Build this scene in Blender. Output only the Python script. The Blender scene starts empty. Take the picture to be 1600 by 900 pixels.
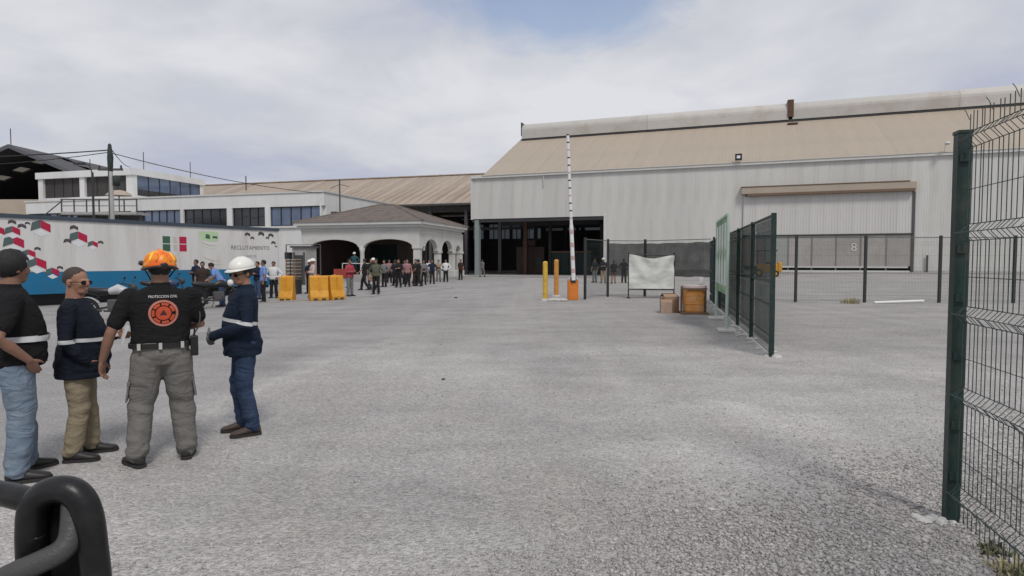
import bpy, bmesh, math, random
import numpy as np
from mathutils import Vector, Matrix, noise
from mathutils.bvhtree import BVHTree

R = math.radians
rnd = random.Random(7)
scene = bpy.context.scene
COL = scene.collection

# ------------------------------------------------------------------ camera
cam_d = bpy.data.cameras.new('camera')
cam = bpy.data.objects.new('camera', cam_d)
COL.objects.link(cam)
cam.location = (0, 0, 1.65)
cam.rotation_euler = (R(90 - 2.592), 0, 0)
cam_d.sensor_width = 36
cam_d.lens = 36 * 950 / 1600
cam_d.clip_start = 0.05
cam_d.clip_end = 3000
scene.camera = cam

# ------------------------------------------------------------------ sky, sun, exposure
SUN_EL, SUN_AZ = R(52), R(160)          # azimuth clockwise from +Y
world = bpy.data.worlds.new('World')
scene.world = world
world.use_nodes = True
wn, wl = world.node_tree.nodes, world.node_tree.links
wn.clear()
wout = wn.new('ShaderNodeOutputWorld')
sky = wn.new('ShaderNodeTexSky')
sky.sky_type = 'NISHITA'
sky.sun_disc = False
sky.sun_elevation = SUN_EL
sky.sun_rotation = SUN_AZ
sky.air_density = 1.0
sky.dust_density = 1.5
bg_sky = wn.new('ShaderNodeBackground')
bg_sky.inputs['Strength'].default_value = 0.13
wl.new(sky.outputs[0], bg_sky.inputs['Color'])
bg_cloud = wn.new('ShaderNodeBackground')
bg_cloud.inputs['Strength'].default_value = 0.76
tc = wn.new('ShaderNodeTexCoord')
sep = wn.new('ShaderNodeSeparateXYZ')
wl.new(tc.outputs['Generated'], sep.inputs[0])


def wmath(op, a, b=None, clamp=False):
    n = wn.new('ShaderNodeMath')
    n.operation = op
    n.use_clamp = clamp
    for i, q in enumerate((a, b)):
        if q is None:
            continue
        if isinstance(q, (int, float)):
            n.inputs[i].default_value = q
        else:
            wl.new(q, n.inputs[i])
    return n.outputs[0]


zz = wmath('ADD', wmath('ABSOLUTE', sep.outputs[2]), 0.22)   # a cloud layer seen in perspective
cx = wmath('DIVIDE', sep.outputs[0], zz)
cy = wmath('DIVIDE', sep.outputs[1], zz)
comb = wn.new('ShaderNodeCombineXYZ')
wl.new(cx, comb.inputs[0])
wl.new(cy, comb.inputs[1])
comb.inputs[2].default_value = 3.1


def wnoise(scale, detail, rough, dist, off):
    mp = wn.new('ShaderNodeMapping')
    mp.inputs['Location'].default_value = off
    wl.new(comb.outputs[0], mp.inputs[0])
    n = wn.new('ShaderNodeTexNoise')
    n.inputs['Scale'].default_value = scale
    n.inputs['Detail'].default_value = detail
    n.inputs['Roughness'].default_value = rough
    n.inputs['Distortion'].default_value = dist
    wl.new(mp.outputs[0], n.inputs['Vector'])
    return n.outputs[0]


n_big = wnoise(0.9, 6, 0.5, 0.25, (1.3, 0.4, 0))
n_small = wnoise(2.6, 7, 0.55, 0.4, (4.0, 2.0, 0))
mix_n = wmath('ADD', wmath('MULTIPLY', n_big, 0.75), wmath('MULTIPLY', n_small, 0.25))
ramp = wn.new('ShaderNodeValToRGB')
wl.new(mix_n, ramp.inputs[0])
e = ramp.color_ramp.elements
e[0].position, e[0].color = 0.37, (0.515, 0.55, 0.67, 1)
e[1].position, e[1].color = 0.61, (0.80, 0.81, 0.848, 1)
m1 = ramp.color_ramp.elements.new(0.50)
m1.color = (0.655, 0.673, 0.735, 1)
wl.new(ramp.outputs[0], bg_cloud.inputs['Color'])
# thin places in the cloud deck: openings to the blue
gap_c = wn.new('ShaderNodeVectorMath')
gap_c.operation = 'DISTANCE'
gmap = wn.new('ShaderNodeMapping')
gmap.inputs['Scale'].default_value = (1.5, 1.7, 1)
wl.new(comb.outputs[0], gmap.inputs[0])
wl.new(gmap.outputs[0], gap_c.inputs[0])
gap_c.inputs[1].default_value = (0.12 * 1.5, 1.47 * 1.7, 3.1)
g_n = wnoise(4.5, 6, 0.6, 0.5, (0.2, 7.7, 0))
gap = wmath('SUBTRACT', wmath('ADD', gap_c.outputs['Value'], wmath('MULTIPLY', g_n, 0.60)), 0.58)
gap = wmath('MULTIPLY', gap, 3.6, True)
thin = wmath('MULTIPLY', wmath('SUBTRACT', n_small, 0.30), 9.0, True)
cover = wmath('MULTIPLY', wmath('MULTIPLY', wmath('ADD', wmath('MULTIPLY', gap, 0.62), 0.38), 1.0), wmath('ADD', wmath('MULTIPLY', thin, 0.08), 0.92))
mixw = wn.new('ShaderNodeMixShader')
wl.new(cover, mixw.inputs[0])
wl.new(bg_sky.outputs[0], mixw.inputs[1])
wl.new(bg_cloud.outputs[0], mixw.inputs[2])
wl.new(mixw.outputs[0], wout.inputs['Surface'])

sun_d = bpy.data.lights.new('sun', 'SUN')
sun_d.energy = 1.5
sun_d.angle = R(13)
sun_d.color = (1.0, 0.965, 0.91)
sun = bpy.data.objects.new('sun', sun_d)
COL.objects.link(sun)
sun_dir = Vector((math.sin(SUN_AZ) * math.cos(SUN_EL), math.cos(SUN_AZ) * math.cos(SUN_EL), math.sin(SUN_EL)))
sun.rotation_euler = sun_dir.to_track_quat('Z', 'Y').to_euler()
sun.location = sun_dir * 60

vs = scene.view_settings
vs.view_transform = 'Standard'
vs.look = 'None'
vs.gamma = 1
vs.exposure = 0.26
vs.use_curve_mapping = False
scene.render.engine = 'CYCLES'
scene.cycles.max_bounces = 8
scene.cycles.transparent_max_bounces = 16
scene.cycles.use_denoising = True

# ------------------------------------------------------------------ materials
MATS = {}


def pmat(name, col, rough=0.8, var=0.12, scale=4.0, bump=0.0, bscale=40.0, metal=0.0, rand=0.0,
         stretch=(1, 1, 1), dirt=None, dirt_amt=0.4, dirt_scale=1.2, spec=0.4, dirt_stretch=(1, 1, 1), island=0.0, bdist=0.01, fold=0.0):
    """Principled material with noise tint, optional second colour in patches, bump and per-object shade."""
    if name in MATS:
        return MATS[name]
    m = bpy.data.materials.new(name)
    m.use_nodes = True
    nt = m.node_tree
    N, L = nt.nodes, nt.links
    b = N['Principled BSDF']
    b.inputs['Roughness'].default_value = rough
    b.inputs['Metallic'].default_value = metal
    b.inputs['Specular IOR Level'].default_value = spec
    t = N.new('ShaderNodeTexCoord')
    mp = N.new('ShaderNodeMapping')
    mp.inputs['Scale'].default_value = stretch
    L.new(t.outputs['Object'], mp.inputs[0])
    n = N.new('ShaderNodeTexNoise')
    n.inputs['Scale'].default_value = scale
    n.inputs['Detail'].default_value = 6
    n.inputs['Roughness'].default_value = 0.6
    L.new(mp.outputs[0], n.inputs['Vector'])
    mr = N.new('ShaderNodeMapRange')
    mr.inputs['From Min'].default_value = 0.25
    mr.inputs['From Max'].default_value = 0.75
    mr.inputs['To Min'].default_value = 1 - var
    mr.inputs['To Max'].default_value = 1 + var
    L.new(n.outputs[0], mr.inputs[0])
    fac = mr.outputs[0]
    for amt, src in ((rand, 'obj'), (island, 'geo')):
        if amt:
            if src == 'obj':
                oi = N.new('ShaderNodeObjectInfo').outputs['Random']
            else:
                oi = N.new('ShaderNodeNewGeometry').outputs['Random Per Island']
            m2 = N.new('ShaderNodeMapRange')
            m2.inputs['To Min'].default_value = 1 - amt
            m2.inputs['To Max'].default_value = 1 + amt
            L.new(oi, m2.inputs[0])
            mu = N.new('ShaderNodeMath')
            mu.operation = 'MULTIPLY'
            L.new(fac, mu.inputs[0])
            L.new(m2.outputs[0], mu.inputs[1])
            fac = mu.outputs[0]
    rgb = N.new('ShaderNodeRGB')
    rgb.outputs[0].default_value = (*col, 1)
    csrc = rgb.outputs[0]
    if dirt:
        mp2 = N.new('ShaderNodeMapping')
        mp2.inputs['Scale'].default_value = dirt_stretch
        L.new(t.outputs['Object'], mp2.inputs[0])
        n2 = N.new('ShaderNodeTexNoise')
        n2.inputs['Scale'].default_value = dirt_scale
        n2.inputs['Detail'].default_value = 7
        n2.inputs['Roughness'].default_value = 0.65
        L.new(mp2.outputs[0], n2.inputs['Vector'])
        r2 = N.new('ShaderNodeMapRange')
        r2.inputs['From Min'].default_value = 0.48
        r2.inputs['From Max'].default_value = 0.68
        r2.inputs['To Max'].default_value = dirt_amt
        L.new(n2.outputs[0], r2.inputs[0])
        mx = N.new('ShaderNodeMix')
        mx.data_type = 'RGBA'
        L.new(r2.outputs[0], mx.inputs['Factor'])
        L.new(csrc, mx.inputs[6])
        mx.inputs[7].default_value = (*dirt, 1)
        csrc = mx.outputs[2]
    vm = N.new('ShaderNodeVectorMath')
    vm.operation = 'SCALE'
    L.new(csrc, vm.inputs[0])
    L.new(fac, vm.inputs['Scale'])
    L.new(vm.outputs[0], b.inputs['Base Color'])
    if bump:
        n3 = N.new('ShaderNodeTexNoise')
        n3.inputs['Scale'].default_value = bscale
        n3.inputs['Detail'].default_value = 5
        L.new(mp.outputs[0], n3.inputs['Vector'])
        bp = N.new('ShaderNodeBump')
        bp.inputs['Strength'].default_value = bump
        bp.inputs['Distance'].default_value = bdist
        L.new(n3.outputs[0], bp.inputs['Height'])
        L.new(bp.outputs[0], b.inputs['Normal'])
        if fold:                                   # creases: ridged, slanting noise
            mp4 = N.new('ShaderNodeMapping')
            mp4.inputs['Scale'].default_value = (1.0, 1.0, 1.7)
            mp4.inputs['Rotation'].default_value = (0.3, 0.5, 0.2)
            L.new(t.outputs['Object'], mp4.inputs[0])
            n4 = N.new('ShaderNodeTexNoise')
            n4.inputs['Scale'].default_value = 5.5
            n4.inputs['Detail'].default_value = 2
            n4.inputs['Distortion'].default_value = 1.1
            L.new(mp4.outputs[0], n4.inputs['Vector'])
            s4 = N.new('ShaderNodeMath')
            s4.operation = 'SUBTRACT'
            L.new(n4.outputs[0], s4.inputs[0])
            s4.inputs[1].default_value = 0.5
            a4 = N.new('ShaderNodeMath')
            a4.operation = 'ABSOLUTE'
            L.new(s4.outputs[0], a4.inputs[0])
            b4 = N.new('ShaderNodeBump')
            b4.inputs['Strength'].default_value = fold
            b4.inputs['Distance'].default_value = 0.10
            L.new(a4.outputs[0], b4.inputs['Height'])
            L.new(b4.outputs[0], bp.inputs['Normal'])
    MATS[name] = m
    return m


def net_mat(name, col, cover):
    """Woven shade net: part of the light passes between the threads."""
    m = bpy.data.materials.new(name)
    m.use_nodes = True
    N, L = m.node_tree.nodes, m.node_tree.links
    b = N['Principled BSDF']
    b.inputs['Base Color'].default_value = (*col, 1)
    b.inputs['Roughness'].default_value = 0.9
    tr = N.new('ShaderNodeBsdfTransparent')
    mx = N.new('ShaderNodeMixShader')
    t = N.new('ShaderNodeTexCoord')
    n = N.new('ShaderNodeTexNoise')
    n.inputs['Scale'].default_value = 1.7
    n.inputs['Detail'].default_value = 5
    L.new(t.outputs['Object'], n.inputs['Vector'])
    r = N.new('ShaderNodeMapRange')
    r.inputs['To Min'].default_value = cover - 0.16
    r.inputs['To Max'].default_value = min(1, cover + 0.16)
    L.new(n.outputs[0], r.inputs[0])
    L.new(r.outputs[0], mx.inputs[0])
    L.new(tr.outputs[0], mx.inputs[1])
    L.new(b.outputs[0], mx.inputs[2])
    L.new(mx.outputs[0], N['Material Output'].inputs['Surface'])
    MATS[name] = m
    return m


def glass_mat(name, col, rough=0.08):
    """Tinted window glass: dark body, mirror-like face, gently uneven."""
    m = pmat(name, col, rough=rough, var=0.35, scale=0.7, bump=0.04, bscale=1.2, spec=0.9, rand=0.2)
    return m


def translucent_mat(name, col):
    m = bpy.data.materials.new(name)
    m.use_nodes = True
    N, L = m.node_tree.nodes, m.node_tree.links
    t = N.new('ShaderNodeBsdfTranslucent')
    t.inputs[0].default_value = (*col, 1)
    L.new(t.outputs[0], N['Material Output'].inputs['Surface'])
    MATS[name] = m
    return m


# ------------------------------------------------------------------ mesh building
class MB:
    def __init__(s):
        s.v, s.f = [], []

    def add(s, v, f):
        o = len(s.v)
        s.v += [tuple(q) for q in v]
        s.f += [tuple(i + o for i in q) for q in f]
        return s

    def box(s, x0, x1, y0, y1, z0, z1):
        v = [(x0, y0, z0), (x1, y0, z0), (x1, y1, z0), (x0, y1, z0), (x0, y0, z1), (x1, y0, z1), (x1, y1, z1), (x0, y1, z1)]
        return s.add(v, [(0, 3, 2, 1), (4, 5, 6, 7), (0, 1, 5, 4), (1, 2, 6, 5), (2, 3, 7, 6), (3, 0, 4, 7)])

    def prism(s, poly, fn, a, b):
        """Extrude a 2-D polygon; fn(u, v, w) gives the 3-D point."""
        n = len(poly)
        v = [fn(u, w, a) for u, w in poly] + [fn(u, w, b) for u, w in poly]
        f = [tuple(range(n))[::-1], tuple(range(n, 2 * n))]
        f += [(i, (i + 1) % n, n + (i + 1) % n, n + i) for i in range(n)]
        return s.add(v, f)

    def rings(s, rings, cap=True):
        n = len(rings[0])
        v = [p for r in rings for p in r]
        f = []
        for k in range(len(rings) - 1):
            a, b = k * n, (k + 1) * n
            f += [(a + i, a + (i + 1) % n, b + (i + 1) % n, b + i) for i in range(n)]
        if cap:
            f += [tuple(range(n))[::-1], tuple(range(len(v) - n, len(v)))]
        return s.add(v, f)

    def tube(s, pts, r, n=8, cap=True, closed=False):
        pts = [Vector(p) for p in pts]
        if not hasattr(r, '__len__'):
            r = [r] * len(pts)
        rings, up = [], None
        for i, p in enumerate(pts):
            if closed:
                d = pts[(i + 1) % len(pts)] - pts[i - 1]
            else:
                d = pts[min(i + 1, len(pts) - 1)] - pts[max(i - 1, 0)]
            d.normalize()
            if up is None:
                up = Vector((0, 0, 1)) if abs(d.z) < 0.9 else Vector((1, 0, 0))
            a = d.cross(up)
            if a.length < 1e-5:
                a = d.orthogonal()
            a.normalize()
            bb = a.cross(d).normalized()
            up = bb
            rings.append([p + a * (math.cos(2 * math.pi * k / n) * r[i]) + bb * (math.sin(2 * math.pi * k / n) * r[i]) for k in range(n)])
        if closed:
            rings.append(rings[0])
            return s.rings(rings, False)
        return s.rings(rings, cap)

    def limb(s, pts, r, n=12):
        """A tapered tube with rounded ends."""
        pts = [Vector(p) for p in pts]
        d0 = (pts[0] - pts[1]).normalized()
        d1 = (pts[-1] - pts[-2]).normalized()
        P = [pts[0] + d0 * r[0] * 0.95, pts[0] + d0 * r[0] * 0.62] + pts + [pts[-1] + d1 * r[-1] * 0.62, pts[-1] + d1 * r[-1] * 0.95]
        Q = [r[0] * 0.25, r[0] * 0.76] + list(r) + [r[-1] * 0.76, r[-1] * 0.25]
        return s.tube(P, Q, n)

    def ell(s, c, rx, ry, rz, M=None, nu=14, nv=9):
        c = Vector(c)
        rings = []
        for j in range(1, nv):
            t = math.pi * j / nv
            rr = []
            for i in range(nu):
                a = 2 * math.pi * i / nu
                p = Vector((rx * math.sin(t) * math.cos(a), ry * math.sin(t) * math.sin(a), -rz * math.cos(t)))
                if M is not None:
                    p = M @ p
                rr.append(c + p)
            rings.append(rr)
        return s.rings(rings)

    def lathe(s, prof, c=(0, 0, 0), n=20):
        """Profile of (radius, height) about a vertical axis."""
        rings = [[(c[0] + r * math.cos(2 * math.pi * i / n), c[1] + r * math.sin(2 * math.pi * i / n), c[2] + h) for i in range(n)] for r, h in prof]
        return s.rings(rings)

    def mesh(s, name='mesh', smooth=False):
        me = bpy.data.meshes.new(name)
        me.from_pydata(s.v, [], s.f)
        bm = bmesh.new()
        bm.from_mesh(me)
        bmesh.ops.recalc_face_normals(bm, faces=bm.faces)
        bm.to_mesh(me)
        bm.free()
        if smooth:
            me.polygons.foreach_set('use_smooth', [True] * len(me.polygons))
        return me

    def obj(s, name, mat, parent=None, smooth=False, bevel=0.0):
        return put(name, s.mesh(name, smooth), mat, parent, bevel=bevel)


def put(name, me, mat, parent=None, loc=None, rz=0, bevel=0.0, objmat=False):
    o = bpy.data.objects.new(name, me)
    COL.objects.link(o)
    if mat is not None:
        if objmat:
            if not me.materials:
                me.materials.append(None)
            o.material_slots[0].link = 'OBJECT'
            o.material_slots[0].material = mat
        elif not me.materials:
            me.materials.append(mat)
    if parent is not None:
        o.parent = parent
    if loc is not None:
        o.location = loc
    if rz:
        o.rotation_euler.z = rz
    if bevel:
        b = o.modifiers.new('bevel', 'BEVEL')
        b.width = bevel
        b.segments = 2
        b.limit_method = 'ANGLE'
    return o


def B(name, mat, parent, x0, x1, y0, y1, z0, z1, bevel=0.0):
    return MB().box(x0, x1, y0, y1, z0, z1).obj(name, mat, parent, bevel=bevel)


def tag(o, label=None, cat=None, group=None, kind=None):
    if label:
        o['label'] = label
    if cat:
        o['category'] = cat
    if group:
        o['group'] = group
    if kind:
        o['kind'] = kind
    return o


def thing(name, label, cat, loc=(0, 0, 0), rz=0.0, group=None, scale=1.0):
    o = bpy.data.objects.new(name, None)
    o.empty_display_size = 0.3
    COL.objects.link(o)
    o.location = loc
    o.rotation_euler = (0, 0, rz)
    o.scale = (scale, scale, scale)
    return tag(o, label, cat, group)


def struct(o):
    return tag(o, kind='structure')


def text_mesh(body, size, extrude=0.004, align='CENTER'):
    cu = bpy.data.curves.new('lettering', 'FONT')
    cu.body = body
    cu.size = size
    cu.extrude = extrude
    cu.align_x = align
    cu.align_y = 'CENTER'
    cu.resolution_u = 2
    o = bpy.data.objects.new('lettering_tmp', cu)
    COL.objects.link(o)
    dg = bpy.context.evaluated_depsgraph_get()
    me = bpy.data.meshes.new_from_object(o.evaluated_get(dg))
    bpy.data.objects.remove(o)
    me.materials.clear()
    return me


def smooth01(t):
    t = max(0.0, min(1.0, t))
    return t * t * (3 - 2 * t)


def gz(x, y):
    """Height of the yard: level near the camera, rising gently towards the hall's right half."""
    return 0.62 * smooth01((x - 2) / 30) * smooth01((y - 27) / 22)


def sset(obj, **kw):
    for k, v in kw.items():
        setattr(obj, k, v)
    return obj
# ------------------------------------------------------------------ palette
M_white = pmat('white_plaster', (0.66, 0.66, 0.65), 0.85, 0.05, 0.6, 0.15, 12, dirt=(0.45, 0.43, 0.40), dirt_amt=0.35, dirt_scale=0.5, dirt_stretch=(1, 1, 0.25))
M_clad = pmat('hall_cladding', (0.545, 0.54, 0.515), 0.6, 0.06, 0.35, rand=0.045, dirt=(0.37, 0.335, 0.285), dirt_amt=0.5, dirt_scale=0.7, dirt_stretch=(1.3, 1, 0.12))
M_clad2 = pmat('door_cladding', (0.55, 0.54, 0.52), 0.6, 0.05, 0.4, rand=0.04, dirt=(0.40, 0.38, 0.35), dirt_amt=0.35, dirt_scale=0.9, dirt_stretch=(1.6, 1, 0.12))
M_roof = pmat('beige_roof_sheet', (0.375, 0.318, 0.255), 0.65, 0.08, 0.3, rand=0.022, dirt=(0.33, 0.265, 0.205), dirt_amt=0.45, dirt_scale=0.7, dirt_stretch=(1.2, 0.12, 0.12))
M_roof_rust = pmat('rust_streaked_roof', (0.345, 0.29, 0.235), 0.7, 0.12, 0.4, rand=0.12, dirt=(0.20, 0.10, 0.06), dirt_amt=0.75, dirt_scale=0.9, dirt_stretch=(2.2, 0.10, 0.10))
M_vent = pmat('ridge_vent_metal', (0.49, 0.47, 0.44), 0.55, 0.08, 0.5, rand=0.05, dirt=(0.30, 0.24, 0.19), dirt_amt=0.5, dirt_scale=0.5)
M_trim = pmat('pale_trim', (0.56, 0.56, 0.54), 0.6, 0.06, 2)
M_dark_steel = pmat('dark_steel', (0.035, 0.035, 0.037), 0.6, 0.25, 3)
M_rust = pmat('rusty_band', (0.10, 0.055, 0.035), 0.8, 0.3, 3)
M_post_grey = pmat('grey_green_column', (0.22, 0.26, 0.255), 0.6, 0.1, 2)
M_glass = glass_mat('blue_grey_glass', (0.09, 0.13, 0.21))
M_glass_dark = glass_mat('dark_glass', (0.018, 0.018, 0.022), 0.2)
M_frame_d = pmat('dark_window_frame', (0.03, 0.035, 0.045), 0.5, 0.1)
M_tan = pmat('tan_wall', (0.40, 0.335, 0.27), 0.85, 0.1, 0.5)
M_hangar = pmat('dark_hangar_metal', (0.075, 0.072, 0.075), 0.7, 0.15, 0.5)
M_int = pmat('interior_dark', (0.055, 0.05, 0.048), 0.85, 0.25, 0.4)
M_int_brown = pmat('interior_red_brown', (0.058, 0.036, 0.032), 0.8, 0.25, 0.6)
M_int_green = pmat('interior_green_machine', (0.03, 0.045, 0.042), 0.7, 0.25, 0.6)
M_shingle = pmat('brown_grey_shingle', (0.155, 0.128, 0.112), 0.9, 0.22, 3.0, 0.6, 9, dirt=(0.09, 0.07, 0.06), dirt_amt=0.5, dirt_scale=1.0, bdist=0.03)
M_cream = pmat('cream_stucco', (0.54, 0.535, 0.51), 0.88, 0.06, 0.8, 0.2, 14, dirt=(0.36, 0.33, 0.30), dirt_amt=0.35, dirt_scale=0.9)
M_concrete = pmat('concrete', (0.34, 0.33, 0.32), 0.9, 0.12, 2.0, 0.4, 20)
M_concrete_lt = pmat('pale_concrete', (0.50, 0.49, 0.47), 0.9, 0.15, 6.0, 0.5, 30)
M_green = pmat('dark_green_paint', (0.011, 0.030, 0.025), 0.45, 0.25, 6, 0.1, 60, dirt=(0.08, 0.075, 0.06), dirt_amt=0.35, dirt_scale=5)
M_wire = pmat('green_wire', (0.035, 0.055, 0.050), 0.5, 0.2, 20)
M_wire_far = pmat('grey_wire', (0.11, 0.115, 0.115), 0.6, 0.2, 20)
M_post_far = pmat('dark_post', (0.03, 0.032, 0.034), 0.6, 0.2, 5)
M_net = net_mat('black_shade_net', (0.020, 0.021, 0.023), 0.82)
M_net_green = net_mat('green_shade_net', (0.018, 0.028, 0.025), 0.66)
M_yellow = pmat('barrier_yellow', (0.62, 0.29, 0.025), 0.55, 0.10, 3, 0.1, 20, dirt=(0.35, 0.17, 0.03), dirt_amt=0.5, dirt_scale=4)
M_orange = pmat('barrier_orange', (0.66, 0.20, 0.03), 0.55, 0.10, 3, dirt=(0.36, 0.13, 0.04), dirt_amt=0.5, dirt_scale=4)
M_boll_y = pmat('bollard_yellow', (0.62, 0.40, 0.05), 0.6, 0.15, 5, dirt=(0.30, 0.20, 0.06), dirt_amt=0.6, dirt_scale=6)
M_boll_o = pmat('bollard_orange', (0.58, 0.25, 0.05), 0.6, 0.15, 5, dirt=(0.30, 0.15, 0.05), dirt_amt=0.6, dirt_scale=6)
M_plastic_w = pmat('white_paint', (0.72, 0.71, 0.71), 0.5, 0.06, 6)
M_pale_pink = pmat('faded_red_paint', (0.42, 0.20, 0.19), 0.6, 0.15, 6)
M_black = pmat('black_paint', (0.015, 0.015, 0.016), 0.35, 0.2, 8)
M_rubber = pmat('rubber', (0.02, 0.02, 0.02), 0.85, 0.2, 10)
M_wood = pmat('worn_wood', (0.16, 0.11, 0.075), 0.85, 0.25, 6)
M_card = pmat('cardboard', (0.34, 0.23, 0.16), 0.9, 0.12, 5, dirt=(0.24, 0.16, 0.11), dirt_amt=0.5, dirt_scale=6)
M_tarp = pmat('white_tarp', (0.60, 0.61, 0.58), 0.7, 0.07, 3)

# ------------------------------------------------------------------ ground
def ground_material(name, light, dark, tan, tan_amt, fine_scale, bump, spread=None):
    m = bpy.data.materials.new(name)
    m.use_nodes = True
    N, L = m.node_tree.nodes, m.node_tree.links
    b = N['Principled BSDF']
    b.inputs['Roughness'].default_value = 0.95
    b.inputs['Specular IOR Level'].default_value = 0.2
    t = N.new('ShaderNodeTexCoord')

    def nz(scale, detail=5, rough=0.6, off=0.0, stretch=None):
        mp = N.new('ShaderNodeMapping')
        mp.inputs['Location'].default_value = (off, off * 1.7, 0)
        if stretch:
            mp.inputs['Scale'].default_value = stretch
        L.new(t.outputs['Object'], mp.inputs[0])
        n = N.new('ShaderNodeTexNoise')
        n.inputs['Scale'].default_value = scale
        n.inputs['Detail'].default_value = detail
        n.inputs['Roughness'].default_value = rough
        L.new(mp.outputs[0], n.inputs['Vector'])
        return n.outputs[0]

    def rng(src, a, bb, c, d):
        r = N.new('ShaderNodeMapRange')
        for k, val in zip(('From Min', 'From Max', 'To Min', 'To Max'), (a, bb, c, d)):
            r.inputs[k].default_value = val
        L.new(src, r.inputs[0])
        return r.outputs[0]

    def mix(f, a, bb, blend='MIX'):
        x = N.new('ShaderNodeMix')
        x.data_type = 'RGBA'
        x.blend_type = blend
        if isinstance(f, float):
            x.inputs['Factor'].default_value = f
        else:
            L.new(f, x.inputs['Factor'])
        for i, q in ((6, a), (7, bb)):
            if isinstance(q, tuple):
                x.inputs[i].default_value = (*q, 1)
            else:
                L.new(q, x.inputs[i])
        return x.outputs[2]

    vor = N.new('ShaderNodeTexVoronoi')
    vor.inputs['Scale'].default_value = fine_scale
    L.new(t.outputs['Object'], vor.inputs['Vector'])
    sepc = N.new('ShaderNodeSeparateColor')
    L.new(vor.outputs['Color'], sepc.inputs[0])
    c = mix(rng(nz(0.20, 6, 0.62, 3.0), 0.36, 0.62, 0, 1), dark, light)
    c = mix(rng(nz(0.55, 6, 0.65, 9.0, (1, 0.55, 1)), 0.5, 0.72, 0, tan_amt), c, tan)
    c = mix(rng(nz(2.2, 6, 0.7, 5.0), 0.35, 0.65, 0.0, 0.35), c, dark)
    if not spread:                                 # beyond the spread gravel the yard is bare compacted earth
        sx = N.new('ShaderNodeSeparateXYZ')
        L.new(t.outputs['Object'], sx.inputs[0])
        ay = N.new('ShaderNodeMath')
        ay.operation = 'ADD'
        L.new(sx.outputs[1], ay.inputs[0])
        L.new(rng(nz(0.35, 7, 0.65, 13.0), 0.25, 0.75, -4.5, 4.5), ay.inputs[1])
        c = mix(rng(ay.outputs[0], 9.5, 14.5, 0.0, 0.85), c, (0.365, 0.348, 0.336))
    if spread:                                     # gravel dust strewn inwards from the edge of the paving
        l2, d2, t2, ta2 = spread
        c2 = mix(rng(nz(0.20, 6, 0.62, 3.0), 0.36, 0.62, 0, 1), d2, l2)
        c2 = mix(rng(nz(0.55, 6, 0.65, 9.0, (1, 0.55, 1)), 0.5, 0.72, 0, ta2), c2, t2)
        c2 = mix(rng(nz(2.2, 6, 0.7, 5.0), 0.35, 0.65, 0.0, 0.35), c2, d2)
        at = N.new('ShaderNodeAttribute')
        at.attribute_name = 'inside'
        ad = N.new('ShaderNodeMath')
        ad.operation = 'ADD'
        L.new(at.outputs['Fac'], ad.inputs[0])
        L.new(rng(nz(1.6, 7, 0.7, 8.0), 0.25, 0.75, -0.45, 0.45), ad.inputs[1])
        c = mix(rng(ad.outputs[0], 0.2, 0.75, 0, 1), c2, c)
    g = rng(sepc.outputs[0], 0, 1, 0.80, 1.17)
    g2 = rng(nz(fine_scale * 0.35, 4, 0.7, 2.0), 0.3, 0.7, 0.90, 1.09)
    trk = rng(nz(0.9, 5, 0.6, 4.0, (1.5, 0.10, 1)), 0.35, 0.65, 0.94, 1.04)      # tyre-worn streaks along the drive
    pat = rng(nz(0.75, 7, 0.7, 6.0, (0.6, 1.3, 1)), 0.36, 0.64, 0.86, 1.08)       # damp and dusty patches
    mu = N.new('ShaderNodeMath')
    mu.operation = 'MULTIPLY'
    oil = rng(nz(0.9, 3, 0.5, 11.0), 0.64, 0.74, 1.0, 0.84)                          # old oil spots
    m5 = N.new('ShaderNodeMath')
    m5.operation = 'MULTIPLY'
    L.new(oil, m5.inputs[0])
    L.new(trk, m5.inputs[1])
    trk = m5.outputs[0]
    m3 = N.new('ShaderNodeMath')
    m3.operation = 'MULTIPLY'
    L.new(trk, m3.inputs[0])
    L.new(pat, m3.inputs[1])
    m4 = N.new('ShaderNodeMath')
    m4.operation = 'MULTIPLY'
    L.new(m3.outputs[0], m4.inputs[0])
    L.new(g2, m4.inputs[1])
    L.new(g, mu.inputs[0])
    L.new(m4.outputs[0], mu.inputs[1])
    vm = N.new('ShaderNodeVectorMath')
    vm.operation = 'SCALE'
    L.new(c, vm.inputs[0])
    L.new(mu.outputs[0], vm.inputs['Scale'])
    L.new(vm.outputs[0], b.inputs['Base Color'])
    add = N.new('ShaderNodeMath')
    add.operation = 'ADD'
    L.new(rng(vor.outputs['Distance'], 0, 0.7, 1, 0), add.inputs[0])
    L.new(rng(nz(6, 6, 0.7, 1.0), 0, 1, 0, 2.0), add.inputs[1])
    bp = N.new('ShaderNodeBump')
    bp.inputs['Strength'].default_value = bump
    bp.inputs['Distance'].default_value = 0.02
    L.new(add.outputs[0], bp.inputs['Height'])
    L.new(bp.outputs[0], b.inputs['Normal'])
    MATS[name] = m
    return m


M_ground = ground_material('gravel_ground', (0.50, 0.48, 0.463), (0.368, 0.354, 0.345), (0.465, 0.427, 0.385), 0.55, 48, 0.72)
M_road = ground_material('worn_paving', (0.345, 0.333, 0.325), (0.285, 0.277, 0.273), (0.385, 0.363, 0.337), 0.5, 70, 0.3, spread=((0.50, 0.48, 0.463), (0.368, 0.354, 0.345), (0.465, 0.427, 0.385), 0.55))

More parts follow.
